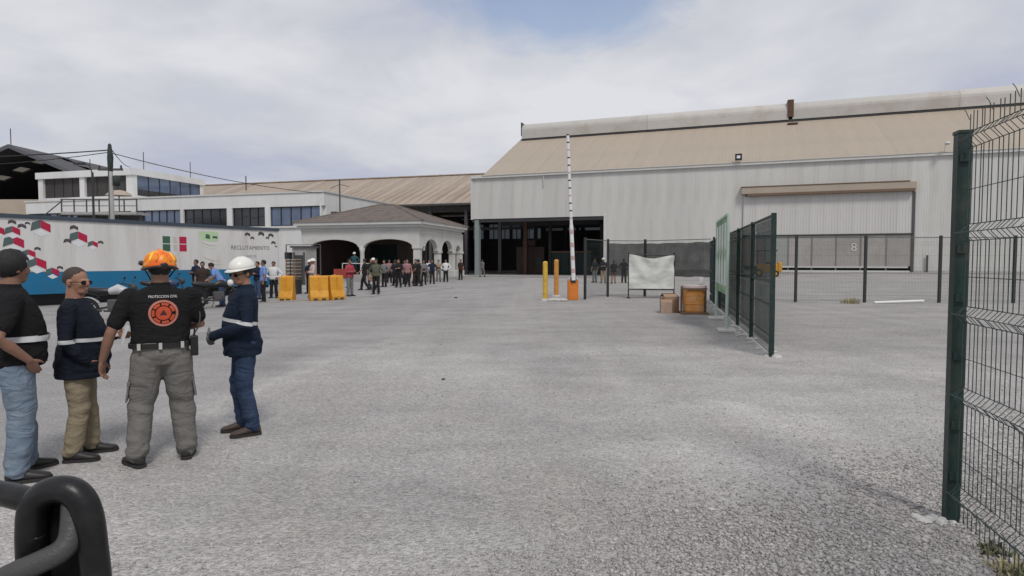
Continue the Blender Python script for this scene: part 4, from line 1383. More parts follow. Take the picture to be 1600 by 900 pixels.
MB().rings([rsq(r_, z) for r_, z in ((0.325, 0.80), (0.335, 0.82), (0.325, 0.885), (0.1, 0.90))]).obj('lid', pmat('dusty_pink', (0.50, 0.42, 0.40), 0.8), dm)
for xx in (-0.36, 0.36):
    B('frame_post', M_wood, dm, xx - 0.03, xx + 0.03, -0.03, 0.03, 0, 0.86)
B('frame_bar', M_wood, dm, -0.36, 0.36, -0.36, -0.32, 0.765, 0.80)
B('frame_bar', M_wood, dm, -0.40, 0.40, -0.36, 0.36, 0.0, 0.058)
stk = MB().tube([(5.98, 19.2, 0), (5.98, 19.25, 1.1)], 0.03, 6).add([], []).obj('stick', M_trim)
tag(stk, 'pale upright stick standing right behind the orange bin', 'stick')
MB().box(5.93, 6.07, 19.18, 19.22, 0.9, 1.12).obj('tag', M_plastic_w, stk)
bx = thing('cardboard_box', 'brown cardboard box left of the orange bin', 'box', (5.02, 19.35, 0), R(9))
B('carton', M_card, bx, -0.24, 0.24, -0.2, 0.2, 0, 0.5)
for yy, a in ((-0.2, 25), (0.2, -30)):
    fl = B('flap', M_card, bx, -0.24, 0.24, 0, 0.19, -0.004, 0.0)
    fl.location = (0, yy, 0.506)
    fl.rotation_euler = (R(a) if yy < 0 else R(180 + a), 0, 0)
bx2 = thing('cardboard_box', 'small crumpled tan box in front of the larger cardboard box', 'box', (4.86, 19.05, 0), R(-14))
B('carton', pmat('faded_card', (0.40, 0.29, 0.23), 0.9, 0.15, 6), bx2, -0.18, 0.16, -0.15, 0.15, 0, 0.33)
fl = B('flap', M_card, bx2, -0.18, 0.16, 0, 0.14, -0.004, 0.0)
fl.location = (0, -0.15, 0.336)
fl.rotation_euler = (R(40), 0, 0)

# pale pipe and weeds at the back fence, concrete lump at the near post
pp = MB().tube([(13.75, 23.05, 0.05), (14.9, 23.3, 0.07), (16.0, 23.6, 0.08)], 0.05, 8).obj('plastic_pipe', M_plastic_w)
tag(pp, 'pale plastic pipe lying at the foot of the back fence', 'pipe')
lm = MB()
for k in range(9):
    lm.ell((2.70 + rnd.uniform(-.10, .08), 3.79 + rnd.uniform(-.06, .06), 0.004), rnd.uniform(.02, .055), rnd.uniform(.02, .05), rnd.uniform(.01, .028), nu=6, nv=4)
lump = lm.obj('concrete_lump', M_concrete_lt)
tag(lump, 'pale concrete lump at the foot of the near green post', 'rubble')
M_weed = pmat('weed_green', (0.13, 0.13, 0.075), 0.8, 0.3, 20, island=0.3)
M_weed_dry = pmat('weed_dry', (0.30, 0.26, 0.13), 0.8, 0.3, 20, island=0.3)
def weeds(loc, n, rad, h, label, mat):
    mb = MB()
    for _ in range(n):
        a, r_ = rnd.uniform(0, 6.28), rad * rnd.random() ** 0.7
        x, y = r_ * math.cos(a), r_ * math.sin(a)
        b_ = rnd.uniform(0, 6.28)
        ln, hh, w = rnd.uniform(.2, .7) * h, h * rnd.uniform(.4, 1), rnd.uniform(.004, .010)
        dx, dy = math.cos(b_), math.sin(b_)
        px_, py_ = -dy * w, dx * w
        mb.add([(x - px_, y - py_, 0), (x + px_, y + py_, 0), (x + dx * ln * .4 + px_ * .8, y + dy * ln * .4 + py_ * .8, hh * .65), (x + dx * ln * .4 - px_ * .8, y + dy * ln * .4 - py_ * .8, hh * .65), (x + dx * ln, y + dy * ln, hh)], [(0, 1, 2, 3), (3, 2, 4)])
    o = mb.obj('weed_tuft', mat)
    o.location = loc
    return tag(o, label, 'weed', 'weeds along the fences')
weeds((13.0, 23.3, 0), 160, 0.35, 0.28, 'dry yellowish weed tuft at the foot of the back fence', M_weed_dry)
weeds((2.72, 3.35, 0), 80, 0.10, 0.06, 'small green weed tuft near the near fence post', M_weed)
weeds((2.66, 3.05, 0), 110, 0.16, 0.075, 'green weed tuft under the near mesh fence at right edge', M_weed)
weeds((2.62, 3.12, 0), 60, 0.12, 0.07, 'dry flattened weed tuft under the near mesh fence', M_weed_dry)

# forklift by the hall
fk = thing('forklift', 'small yellow forklift parked by the hall beyond the side fence', 'forklift', (19.75, 47.5, gz(19.75, 47.5)), R(160))
M_fy = pmat('machine_yellow', (0.55, 0.27, 0.03), 0.5, 0.1)
B('body', M_fy, fk, -0.9, 0.6, -0.5, 0.5, 0.3, 1.0, 0.06)
B('counterweight', M_fy, fk, -1.2, -0.9, -0.48, 0.48, 0.35, 1.15, 0.08)
B('seat', M_black, fk, -0.5, -0.05, -0.25, 0.25, 1.0, 1.15, 0.03)
B('seat_back', M_black, fk, -0.55, -0.45, -0.25, 0.25, 1.15, 1.5, 0.03)
for xx in (-0.75, 0.5):
    for yy in (-0.45, 0.41):
        B('guard_post', M_black, fk, xx, xx + 0.06, yy, yy + 0.06, 1.0, 1.98)
B('overhead_guard', M_black, fk, -0.85, 0.65, -0.5, 0.5, 1.98, 2.06)
for yy in (-0.3, 0.24):
    B('mast', M_dark_steel, fk, 0.75, 0.85, yy, yy + 0.08, 0.1, 2.2)
    B('fork', M_dark_steel, fk, 0.86, 1.8, yy, yy + 0.1, 0.08, 0.13)
for xx, rr in ((-0.75, 0.24), (0.45, 0.3)):
    for yy in (-0.55, 0.4):
        w = MB().tube([(xx, yy, rr), (xx, yy + 0.16, rr)], rr, 16).obj('wheel', M_rubber, fk)
        MB().tube([(xx, yy - 0.01, rr), (xx, yy + 0.17, rr)], rr * 0.5, 12).obj('rim', M_fy, w)

# ------------------------------------------------------------------ black tube guard beside the camera
tg = thing('tube_guard', 'glossy black bent tube guard in the lower left corner', 'guard rail', (0, 0, 0), 0)
M_tube = pmat('black_tube', (0.008, 0.008, 0.009), 0.36, 0.2, 4, 0.06, 160, dirt=(0.03, 0.027, 0.025), dirt_amt=0.5, dirt_scale=16, spec=0.35)
def curve_pts(ctrl, n=8):
    """Catmull-Rom through the control points."""
    P = [Vector(p) for p in ctrl]
    P = [P[0] * 2 - P[1]] + P + [P[-1] * 2 - P[-2]]
    out = []
    for i in range(1, len(P) - 2):
        for k in range(n):
            t = k / n
            a, b_, c, d = P[i - 1], P[i], P[i + 1], P[i + 2]
            out.append(0.5 * ((2 * b_) + (c - a) * t + (2 * a - 5 * b_ + 4 * c - d) * t * t + (3 * b_ - a - 3 * c + d) * t ** 3))
    out.append(P[-2])
    return out

for (x, y, s, m_, lab) in ((1.32, 3.95, 0.022, M_concrete_lt, 'pale pebble lying alone in the near gravel'), (-0.95, 8.35, 0.03, M_hangar, 'dark clod of earth in the middle of the yard'), (-2.45, 26.5, 0.08, M_hangar, 'small dark scrap lying on the drive')):
    st = MB().ell((0, 0, s * 0.35), s, s * 0.7, s * 0.45, nu=7, nv=5).obj('stone', m_)
    st.location = (x, y, 0.006 if x < -2 else 0.0)
    tag(st, lab, 'stone')
hoop = curve_pts([(-0.815, 1.0, 0.0), (-0.81, 1.0, 0.6), (-0.807, 1.0, 1.12), (-0.806, 1.0, 1.20), (-0.800, 1.0, 1.238), (-0.782, 1.0, 1.260), (-0.752, 1.0, 1.268), (-0.727, 1.0, 1.258), (-0.711, 1.0, 1.228), (-0.704, 1.0, 1.17), (-0.697, 1.0, 1.05), (-0.685, 1.0, 0.6), (-0.68, 1.0, 0.0)], 7)
MB().prism([(p_.x, p_.z) for p_ in hoop if p_.z > 0.3], lambda u, v, w: (u, w, v), 1.022, 1.028).obj('infill_plate', pmat('matte_black_plate', (0.008, 0.008, 0.009), 0.75, 0.2, 5, spec=0.2), tg)
MB().tube(hoop, 0.0225, 18).obj('hoop', M_tube, tg, smooth=True)
MB().tube(curve_pts([(-1.9, 1.06, 0.0), (-1.88, 1.06, 1.0), (-1.8, 1.06, 1.225), (-1.6, 1.06, 1.247), (-1.0, 1.055, 1.245), (-0.84, 1.03, 1.24), (-0.79, 1.01, 1.225)], 7), 0.021, 16).obj('side_rail', M_tube, tg, smooth=True)
MB().tube(curve_pts([(-1.5, 0.93, 0.62), (-1.0, 0.93, 1.035), (-0.86, 0.94, 1.118), (-0.80, 0.95, 1.148), (-0.755, 0.965, 1.166), (-0.737, 0.975, 1.176), (-0.730, 0.985, 1.190), (-0.732, 0.995, 1.212), (-0.738, 1.008, 1.25)], 7), 0.0185, 16).obj('brace', pmat('worn_grey_tube', (0.06, 0.058, 0.058), 0.42, 0.2, 4, 0.2, 160, dirt=(0.075, 0.07, 0.065), dirt_amt=0.5, dirt_scale=14), tg, smooth=True)
MB().tube(curve_pts([(-1.5, 0.93, 0.64), (-1.52, 0.95, 0.3), (-1.52, 0.95, 0.0)], 5), 0.0195, 12).obj('brace_foot', M_tube, tg, smooth=True)
B('base_plate', M_tube, tg, -2.0, -0.6, 0.85, 1.15, -0.01, 0.012)

# ------------------------------------------------------------------ motorcycles
M_dull = pmat('dull_metal', (0.045, 0.045, 0.048), 0.5, 0.2, 8)


def motorcycle(loc, rz, label, paint):
    t = thing('motorcycle', label, 'motorcycle', loc, rz, 'motorcycles parked by the trailer')
    for xx in (-0.65, 0.65):
        w = bpy.data.objects.new('wheel', None)
        pts = [(xx + 0.27 * math.cos(a), 0, 0.30 + 0.27 * math.sin(a)) for a in np.linspace(0, 2 * math.pi, 22, endpoint=False)]
        w = MB().tube(pts, 0.045, 8, closed=True).obj('wheel', M_rubber, t, smooth=True)
        MB().tube([(xx, -0.05, 0.30), (xx, 0.05, 0.30)], 0.07, 10).obj('hub', M_dull, w)
        sp = MB()
        for a in np.linspace(0, math.pi, 6, endpoint=False):
            sp.tube([(xx - 0.25 * math.cos(a), 0, 0.3 - 0.25 * math.sin(a)), (xx + 0.25 * math.cos(a), 0, 0.3 + 0.25 * math.sin(a))], 0.008, 4)
        sp.obj('spokes', M_dull, w)
        MB().rings([[(xx + 0.34 * math.cos(a), y, 0.30 + 0.34 * math.sin(a)) for y in (-0.06, 0.06)] + [(xx + 0.355 * math.cos(a), y, 0.30 + 0.355 * math.sin(a)) for y in (0.06, -0.06)] for a in np.linspace(0.6, 2.4, 9)]).obj('mudguard', paint, t)
    MB().limb([(0.32, 0, 0.80), (0.12, 0, 0.86), (-0.08, 0, 0.80)], [0.10, 0.14, 0.09]).obj('tank', paint, t, smooth=True)
    MB().limb([(-0.10, 0, 0.80), (-0.4, 0, 0.80), (-0.72, 0, 0.86)], [0.09, 0.11, 0.08]).obj('seat', M_black, t, smooth=True)
    MB().tube([(0.40, 0, 0.86), (0.12, 0, 0.42), (-0.25, 0, 0.35), (-0.65, 0.0, 0.30)], 0.03, 8).obj('frame', M_dark_steel, t)
    MB().tube([(-0.65, 0.09, 0.30), (-0.35, 0.1, 0.72)], 0.025, 8).obj('shock', M_dull, t)
    for yy in (-0.08, 0.08):
        MB().tube([(0.65, yy, 0.30), (0.42, yy, 0.95)], 0.022, 8).obj('fork', M_dull, t)
    MB().tube([(0.30, -0.38, 1.03), (0.40, -0.12, 0.99), (0.42, 0, 0.96), (0.40, 0.12, 0.99), (0.30, 0.38, 1.03)], 0.015, 6).obj('handlebar', M_dark_steel, t)
    MB().ell((0.52, 0, 0.90), 0.08, 0.11, 0.11).obj('headlight', M_dull, t, smooth=True)
    B('engine', M_hangar, t, -0.12, 0.2, -0.13, 0.13, 0.28, 0.58, 0.03)
    MB().tube([(0.15, -0.14, 0.4), (0.05, -0.16, 0.26), (-0.75, -0.17, 0.34)], [0.02, 0.025, 0.045], 8).obj('exhaust', M_dull, t)
    for yy in (-0.36, 0.36):
        MB().tube([(0.36, yy * 0.9, 1.02), (0.42, yy, 1.15)], 0.008, 4).obj('mirror_stem', M_dark_steel, t)
        MB().ell((0.42, yy, 1.18), 0.02, 0.07, 0.045).obj('mirror', M_black, t, smooth=True)
    MB().tube([(-0.05, 0.14, 0.3), (-0.1, 0.32, 0.0)], 0.012, 5).obj('side_stand', M_dark_steel, t)
    return t
MP = [pmat('moto_black', (0.02, 0.02, 0.024), 0.35), pmat('moto_white', (0.45, 0.46, 0.48), 0.35), pmat('moto_blue', (0.03, 0.05, 0.12), 0.35)]
motorcycle((-10.9, 16.6, 0.006), R(12), 'dark motorcycle with pale tank parked between the two foreground groups', MP[1])
motorcycle((-10.15, 20.9, 0.006), R(40), 'black motorcycle parked before the man in blue shirt', MP[0])
motorcycle((-12.3, 21.6, 0.006), R(25), 'dark blue motorcycle beside the man in dark clothes', MP[2])

# ------------------------------------------------------------------ people
def remesh(mb, name, voxel, it=4):
    me = mb.mesh(name)
    o = bpy.data.objects.new('tmp', me)
    COL.objects.link(o)
    r = o.modifiers.new('r', 'REMESH')
    r.mode = 'VOXEL'
    r.voxel_size = voxel
    if it:
        s = o.modifiers.new('s', 'SMOOTH')
        s.factor = 0.5
        s.iterations = it
    dg = bpy.context.evaluated_depsgraph_get()
    out = bpy.data.meshes.new_from_object(o.evaluated_get(dg))
    bpy.data.objects.remove(o)
    bpy.data.meshes.remove(me)
    out.name = name
    out.materials.clear()
    out.polygons.foreach_set('use_smooth', [True] * len(out.polygons))
    return out


def wrinkle(me, fn):
    """Push vertices along their normals by fn(co)."""
    me.update()
    n = len(me.vertices)
    co, no = np.empty(n * 3), np.empty(n * 3, np.float32)
    me.vertices.foreach_get('co', co)
    me.vertex_normals.foreach_get('vector', no)
    co, no = co.reshape(-1, 3), no.reshape(-1, 3)
    d = np.array([fn(Vector(p)) for p in co])
    me.vertices.foreach_set('co', (co + no * d[:, None]).reshape(-1))
    me.update()


def band(me, cuts, off, thick, name):
    """A strip of a garment between two planes, lifted off it and given thickness."""
    bm = bmesh.new()
    bm.from_mesh(me)
    for co, no in cuts:
        bmesh.ops.bisect_plane(bm, geom=bm.verts[:] + bm.edges[:] + bm.faces[:], plane_co=co, plane_no=no, clear_outer=True)
    bm.normal_update()
    for v in bm.verts:
        v.co += v.normal * off
    out = bpy.data.meshes.new(name)
    bm.to_mesh(out)
    bm.free()
    out.polygons.foreach_set('use_smooth', [True] * len(out.polygons))
    return out


def sect(z, cy, rx, ry, n=20, e=2.4, cx=0.0):
    pts = []
    for i in range(n):
        a = 2 * math.pi * i / n
        c, s = math.cos(a), math.sin(a)
        pts.append((cx + rx * math.copysign(abs(c) ** (2 / e), c), cy + ry * math.copysign(abs(s) ** (2 / e), s), z))
    return pts


def hand(mb, w, d, across, palm, curl=0.5, k=1.0, side=1):
    """Palm, four fingers of unequal length and a thumb; w wrist, d along the hand, across towards the thumb."""
    w, d, a, n = Vector(w), Vector(d).normalized(), Vector(across).normalized(), Vector(palm).normalized()
    M = Matrix((a, n, d)).transposed()
    mb.ell(w + d * 0.052 * k, 0.042 * k, 0.018 * k, 0.058 * k, M)
    for i, (ln, o) in enumerate(((0.072, 0.030), (0.080, 0.010), (0.074, -0.010), (0.058, -0.029))):
        p = w + d * (0.092 - 0.006 * abs(i - 1)) * k + a * o * k
        pts, dir_, ax = [p - d * 0.02 * k], d.copy(), a
        for j, f in enumerate((0.45, 0.32, 0.23)):
            pts.append(p.copy())
            rot = Matrix.Rotation(curl * (0.55 if j == 0 else 1.0), 3, ax)
            t = rot @ dir_
            if (t - dir_).dot(n) < 0:
                rot = Matrix.Rotation(-curl * (0.55 if j == 0 else 1.0), 3, ax)
                t = rot @ dir_
            dir_ = t.normalized()
            p = p + dir_ * ln * f * k
        pts.append(p)
        mb.limb(pts, [0.0095 * k, 0.0095 * k, 0.009 * k, 0.0085 * k, 0.0075 * k], 8)
    p0 = w + d * 0.022 * k + a * 0.028 * k
    p1 = p0 + (a * 0.75 + d * 0.75 + n * 0.25).normalized() * 0.042 * k
    p2 = p1 + (a * 0.35 + d * 0.9 + n * 0.3).normalized() * 0.032 * k
    mb.limb([p0, p1, p2], [0.0135 * k, 0.011 * k, 0.009 * k], 8)


def figure(S):
    """Build the meshes of one person; local +y is the way the person faces, feet at z = 0."""
    g = S.get
    wd, bel, shw = g('w', 1.0), g('belly', 0.0), g('shoulder', 0.195)
    vox = g('vox', 0.0075)
    hem = g('hem', 0.99)
    zt = g('zt', 0.0)                      # lowers the trunk when sitting or crouching
    lean = g('lean', 0.0)                  # forward lean of the trunk, radians
    piv = Vector((0, 0, 0.92))
    def T(p):
        p = Vector(p)
        if lean:
            p = piv + Matrix.Rotation(-lean, 3, 'X') @ (p - piv)
        return p + Vector((0, 0, zt))
    TS = [(0.84, -0.01, 0.150, 0.105), (0.92, -0.015, 0.178, 0.125), (1.00, -0.002 + bel * .4, 0.172 * wd, 0.112 + bel * .6), (1.10, 0.008 + bel * .65, 0.170 * wd, 0.112 + bel * .95), (1.20, 0.008 + bel * .5, 0.180 * wd, 0.116 + bel * .75), (1.30, 0.004 + bel * .15, 0.190 * wd, 0.120 + bel * .3), (1.38, -0.005, shw * 0.96, 0.108 + bel * .1), (1.435, -0.012, shw * 0.78, 0.085), (1.475, -0.014, 0.095, 0.066), (1.50, -0.010, 0.062, 0.058)]
    def trunk(mb, grow, z0, z1):
        rr = []
        for z, cy, rx, ry in TS:
            if z0 <= z <= z1:
                rr.append([T(p) for p in sect(z, cy, rx + grow, ry + grow)])
        mb.rings(rr)
    # --- skin: one continuous body
    b = MB()
    trunk(b, -0.014, 0.84, 1.5)
    yaw, pit = g('yaw', 0.0), g('pitch', 0.0)
    hp = Vector((0, -0.01, 1.50))
    HR = Matrix.Rotation(yaw, 3, 'Z') @ Matrix.Rotation(pit, 3, 'X')
    hb = MB()
    hb.ell((0, -0.012, 1.653), 0.075, 0.096, 0.094, nu=18, nv=12)
    hb.ell((0, 0.022, 1.605), 0.063, 0.072, 0.090, nu=18, nv=12)
    hb.ell((0, 0.042, 1.550), 0.048, 0.046, 0.036)
    hb.ell((0, 0.094, 1.612), 0.014, 0.022, 0.026)
    hb.ell((0, 0.086, 1.640), 0.046, 0.014, 0.010)
    hb.ell((0, 0.087, 1.571), 0.022, 0.012, 0.007)
    hb.ell((0, 0.085, 1.560), 0.020, 0.012, 0.006)
    for s in (-1, 1):
        hb.ell((s * 0.038, 0.068, 1.600), 0.020, 0.016, 0.020)
        hb.ell((s * 0.076, -0.008, 1.618), 0.010, 0.022, 0.032)
    def H(p):
        return T(hp + HR @ ((Vector(p) - hp) * g('hsc', 1.0)))
    b.add([H(p) for p in hb.v], hb.f)
    nk = g('neck', 0.056)
    b.tube([T((0, -0.02, 1.40)), T((0, -0.015, 1.49)), H((0, -0.01, 1.585))], [nk * 1.25, nk * 1.05, nk], 14)
    arms = {}
    for s, key in ((-1, 'armL'), (1, 'armR')):
        A = S[key]
        sh = T((s * (shw - 0.012), -0.008, 1.405))
        el, wr = T(A[0]) if A[3:] and A[3] else Vector(A[0]) + Vector((0, 0, zt)), T(A[1]) if A[3:] and A[3] else Vector(A[1]) + Vector((0, 0, zt))
        arms[s] = (sh, el, wr)
        b.limb([sh, sh.lerp(el, .5), el, el.lerp(wr, .35), wr], [0.050, 0.045, 0.040, 0.041, 0.028], 12)
        dh, ac, pn = A[2]
        hand(b, wr, dh, ac, pn, g('curl', 0.45), 1.0)
    legs = {}
    for s, key in ((-1, 'legL'), (1, 'legR')):
        hpj, kn, an, fd = S[key]
        legs[s] = (Vector(hpj) + Vector((0, 0, zt)), Vector(kn), Vector(an), Vector(fd).normalized())
        h_, k_, a_, f_ = legs[s]
        b.limb([h_, h_.lerp(k_, .5), k_, k_.lerp(a_, .35), a_], [0.080, 0.068, 0.050, 0.050, 0.034], 12)
        b.limb([a_ + Vector((0, 0, -0.02)), a_ + f_ * 0.12 + Vector((0, 0, -0.045))], [0.034, 0.028], 8)
    out = {'body': remesh(b, 'body', vox, 3)}
    # --- shirt or jacket
    gv = g('gvox', 0.011)
    c = MB()
    trunk(c, g('grow', 0.012), 0.99 if hem > 0.95 else 0.84, 1.48)
    if hem <= 0.95:
        c.rings([[T(p) for p in sect(hem + 0.005, 0.0 + bel * .25, 0.180 * wd + g('flare', 0.02), 0.128 + bel * .6 + g('flare', 0.02))], [T(p) for p in sect(0.90, 0.0 + bel * .35, 0.184 * wd + g('flare', 0.02), 0.130 + bel * .75 + g('flare', 0.02))], [T(p) for p in sect(1.05, 0.0 + bel * .6, 0.176 * wd + 0.016, 0.118 + bel * .95 + 0.014)]])
    for s in (-1, 1):
        sh, el, wr = arms[s]
        if g('sleeve', 'short') == 'short':
            e2 = sh.lerp(el, 0.72)
            c.limb([sh, sh.lerp(el, .4), e2], [0.070, 0.069, 0.066], 14)
        elif g('sleeve') == 'long':
            e2 = el.lerp(wr, 0.96)
            c.limb([sh, sh.lerp(el, .5), el, el.lerp(wr, .45), e2], [0.069, 0.064, 0.058, 0.054, 0.042], 14)
        else:
            c.limb([sh, sh.lerp(el, .15)], [0.062, 0.058], 14)
    c.tube([T((0, -0.016, 1.45)), T((0, -0.014, 1.515))], [0.085, 0.068], 14)
    me = remesh(c, 'shirt', gv, 4)
    amp = g('wr', 0.005)
    sd = g('seed', 1)
    def shirt_w(p):
        q = Vector((p.x * 5 + sd, p.y * 5, p.z * 9))
        fold = noise.noise(q) * 0.9 + 0.6 * noise.noise(Vector((p.x * 11, p.y * 11, p.z * 20 + sd)))
        low_ = smooth01((1.25 - p.z + zt) / 0.35)
        return amp * fold * (0.45 + 0.8 * low_) + amp * 0.35 * low_ * math.sin(p.z * 62 + 22 * p.x + 6 * noise.noise(Vector((p.x * 6, p.y * 6, sd))))
    wrinkle(me, shirt_w)
    out['shirt'] = me
    # --- trousers
    p = MB()
    rr = []
    for z, cy, rx, ry in ((0.83, -0.012, 0.152, 0.112), (0.92, -0.016, 0.182, 0.130), (0.985, -0.004 + bel * .25, 0.176 * wd, 0.120 + bel * .45), (1.02, 0.0 + bel * .4, 0.174 * wd, 0.116 + bel * .6)):
        rr.append([T(q) if False else Vector(q) + Vector((0, 0, zt)) for q in sect(z, cy, rx + 0.006, ry + 0.006)])
    p.rings(rr)
    lw = g('legw', 1.0)
    for s in (-1, 1):
        h_, k_, a_, f_ = legs[s]
        p.limb([h_ + Vector((0, -0.005, -0.01)), h_.lerp(k_, .5), k_, k_.lerp(a_, .5), a_ + Vector((0, 0, 0.005))], [0.104 * lw, 0.094 * lw, 0.077 * lw, 0.074 * lw, 0.070 * lw], 16)
    me = remesh(p, 'trousers', gv, 4)
    def tr_w(q):
        kz = legs[1][1].z
        near_k = math.exp(-((q.z - kz) / 0.13) ** 2)
        near_a = smooth01((0.30 - q.z) / 0.2)
        n1 = noise.noise(Vector((q.x * 7 + sd, q.y * 7, q.z * 5)))
        dg_ = noise.noise(Vector((q.x * 6 + q.z * 7 + sd, q.y * 6 - q.z * 4, q.z * 11)))
        return 0.007 * n1 + 0.016 * (near_k * 0.8 + near_a + 0.25) * dg_ + 0.0035 * near_a * math.sin(q.z * 80 + 40 * q.x * (1 if q.x > 0 else -1) + 7 * noise.noise(Vector((q.x * 9, q.y * 9, q.z * 4 + sd)))) + 0.003 * noise.noise(Vector((q.x * 20, q.y * 20, q.z * 12)))
    wrinkle(me, tr_w)
    out['trousers'] = me
    # --- shoes
    for s, key in ((-1, 'shoeL'), (1, 'shoeR')):
        h_, k_, a_, f_ = legs[s]
        side = f_.cross(Vector((0, 0, 1))).normalized()
        zf = a_.z - 0.09
        def ringf(t, w, z0, z1, n=12):
            c0 = Vector((a_.x, a_.y, 0)) + f_ * t
            return [c0 + side * (w * math.cos(2 * math.pi * i / n)) + Vector((0, 0, zf + (z0 + z1) / 2 + (z1 - z0) / 2 * math.sin(2 * math.pi * i / n))) for i in range(n)]
        m_ = MB().rings([ringf(-0.075, 0.020, 0.03, 0.07), ringf(-0.065, 0.036, 0.012, 0.10), ringf(-0.02, 0.042, 0.010, 0.118), ringf(0.04, 0.042, 0.010, 0.105), ringf(0.10, 0.047, 0.010, 0.078), ringf(0.16, 0.048, 0.010, 0.060), ringf(0.195, 0.038, 0.012, 0.050), ringf(0.21, 0.018, 0.018, 0.038)])
        out[key] = m_.mesh('shoe', True)
        ol = [(-0.08, 0.02), (-0.07, 0.038), (-0.02, 0.045), (0.04, 0.043), (0.10, 0.049), (0.16, 0.050), (0.20, 0.040), (0.217, 0.018)]
        c0 = Vector((a_.x, a_.y, zf))
        poly = [c0 + f_ * t + side * w for t, w in ol] + [c0 + f_ * t - side * w for t, w in ol[::-1]]
        sm = MB()
        nn = len(poly)
        sm.add([q + Vector((0, 0, 0.0)) for q in poly] + [q + Vector((0, 0, 0.022)) for q in poly], [tuple(range(nn))[::-1], tuple(range(nn, 2 * nn))] + [(i, (i + 1) % nn, nn + (i + 1) % nn, nn + i) for i in range(nn)])
        out[key + '_sole'] = sm.mesh('sole')
    # --- hair
    hm = MB()
    hs = g('hair', 0.012)
    nu, nv = 44, 30
    rings = []
    for j in range(1, nv):
        t = math.pi * j / nv
        rr = []
        for i in range(nu):
            a = 2 * math.pi * i / nu
            q = Vector((math.sin(t) * math.cos(a), math.sin(t) * math.sin(a), math.cos(t)))
            k = 1 + hs * (1.6 * noise.noise(q * 5) + 1.6 * noise.noise(q * 17))
            rr.append(Vector((0, -0.014, 1.655)) + Vector((q.x * (0.075 + hs) * k, q.y * (0.096 + hs) * k, q.z * (0.094 + hs * 1.2) * k)))
        rings.append(rr)
    hm.rings(rings)
    me = hm.mesh('hair', True)
    bm = bmesh.new()
    bm.from_mesh(me)
    low = g('hairline', 1.575)
    kill = [f for f in bm.faces if (lambda c_, n_: c_.z + n_ < low + max(0, c_.y + 0.03) * 1.15 or (c_.y + n_ > 0.045 and c_.z < 1.695))(f.calc_center_median(), 0.016 * noise.noise(f.calc_center_median() * 45))]
    bmesh.ops.delete(bm, geom=kill, context='FACES')
    for v in bm.verts:
        v.co = H(v.co)
    bm.to_mesh(me)
    bm.free()
    out['hair'] = me
    out['_H'], out['_T'], out['_arms'], out['_legs'], out['_HR'] = H, T, arms, legs, HR
    return out


def hard_hat(H, k=1.0, peak=True):
    """Dome with ridge, and a brim that runs out into a peak at the front."""
    d = MB()
    rings = []
    for j in range(0, 9):
        t = math.pi / 2 * j / 8.3
        z = 1.672 + 0.112 * k * math.sin(t)
        r = math.cos(t)
        rings.append([H(((0.108 * k * r) * math.cos(a), -0.012 + 0.132 * k * r * math.sin(a), z + 0.006 * k * max(0, 1 - abs(math.cos(a)) * 4) * math.sin(t))) for a in np.linspace(0, 2 * math.pi, 28, endpoint=False)])
    d.rings(rings)
    br = MB()
    ra, rb, rc, rd = [], [], [], []
    for a in np.linspace(0, 2 * math.pi, 32, endpoint=False):
        f = max(0, math.sin(a)) ** 2 * (0.034 if peak else 0.02)
        for lst, kk, dz in ((ra, 0.0, 0.004), (rb, 0.006 + f, -0.005 - f * 0.3), (rc, 0.006 + f, -0.010 - f * 0.3), (rd, -0.004, -0.006)):
            lst.append(H(((0.108 * k + kk) * math.cos(a), -0.012 + (0.132 * k + kk) * math.sin(a), 1.675 + dz)))
    br.rings([ra, rb, rc, rd, ra], False)
    return d.mesh('helmet', True), br.mesh('brim', True)


SKIN = pmat('skin_tan', (0.33, 0.175, 0.115), 0.55, 0.10, 14, 0.1, 90)
SKIN2 = pmat('skin_brown', (0.235, 0.125, 0.085), 0.55, 0.10, 14, 0.1, 90)
HAIR = pmat('black_hair', (0.012, 0.011, 0.011), 0.6, 0.4, 40, 0.6, 120)
HAIR_G = pmat('cropped_grey_hair', (0.055, 0.042, 0.038), 0.8, 0.3, 60, 0.3, 200)
CLOTH = lambda n, c, v=0.12: pmat(n, c, 0.92, v, 8, 0.35, 420, spec=0.15, bdist=0.002, fold=0.33)
M_blk_cloth = CLOTH('black_cloth', (0.014, 0.014, 0.015))
M_navy = CLOTH('navy_jacket_cloth', (0.012, 0.020, 0.036))
M_navy2 = CLOTH('dark_navy_cloth', (0.012, 0.015, 0.024))
M_jean_l = pmat('light_jeans', (0.155, 0.20, 0.255), 0.92, 0.22, 7, 0.35, 420, spec=0.15, dirt=(0.24, 0.285, 0.335), dirt_amt=0.6, dirt_scale=5, bdist=0.002, fold=0.40)
M_jean_d = pmat('dark_jeans', (0.030, 0.048, 0.092), 0.92, 0.2, 7, 0.35, 420, spec=0.15, dirt=(0.05, 0.075, 0.13), dirt_amt=0.6, dirt_scale=5, bdist=0.002, fold=0.40)
M_khaki = CLOTH('khaki_cloth', (0.27, 0.225, 0.155))
M_grey_tr = CLOTH('grey_cargo_cloth', (0.155, 0.148, 0.138))
M_refl = pmat('reflective_tape', (0.55, 0.56, 0.57), 0.45, 0.06, 20)
M_shoe_d = pmat('dark_leather', (0.028, 0.026, 0.026), 0.5, 0.2, 12)
M_shoe_b = pmat('brown_leather', (0.060, 0.042, 0.033), 0.6, 0.2, 12)
M_sole = pmat('shoe_sole', (0.03, 0.028, 0.027), 0.8)
M_hat_w = pmat('white_hard_hat', (0.72, 0.71, 0.66), 0.35, 0.04, 6)
M_hat_o = pmat('orange_helmet', (0.80, 0.14, 0.015), 0.35, 0.10, 8, dirt=(0.85, 0.42, 0.03), dirt_amt=0.9, dirt_scale=9)
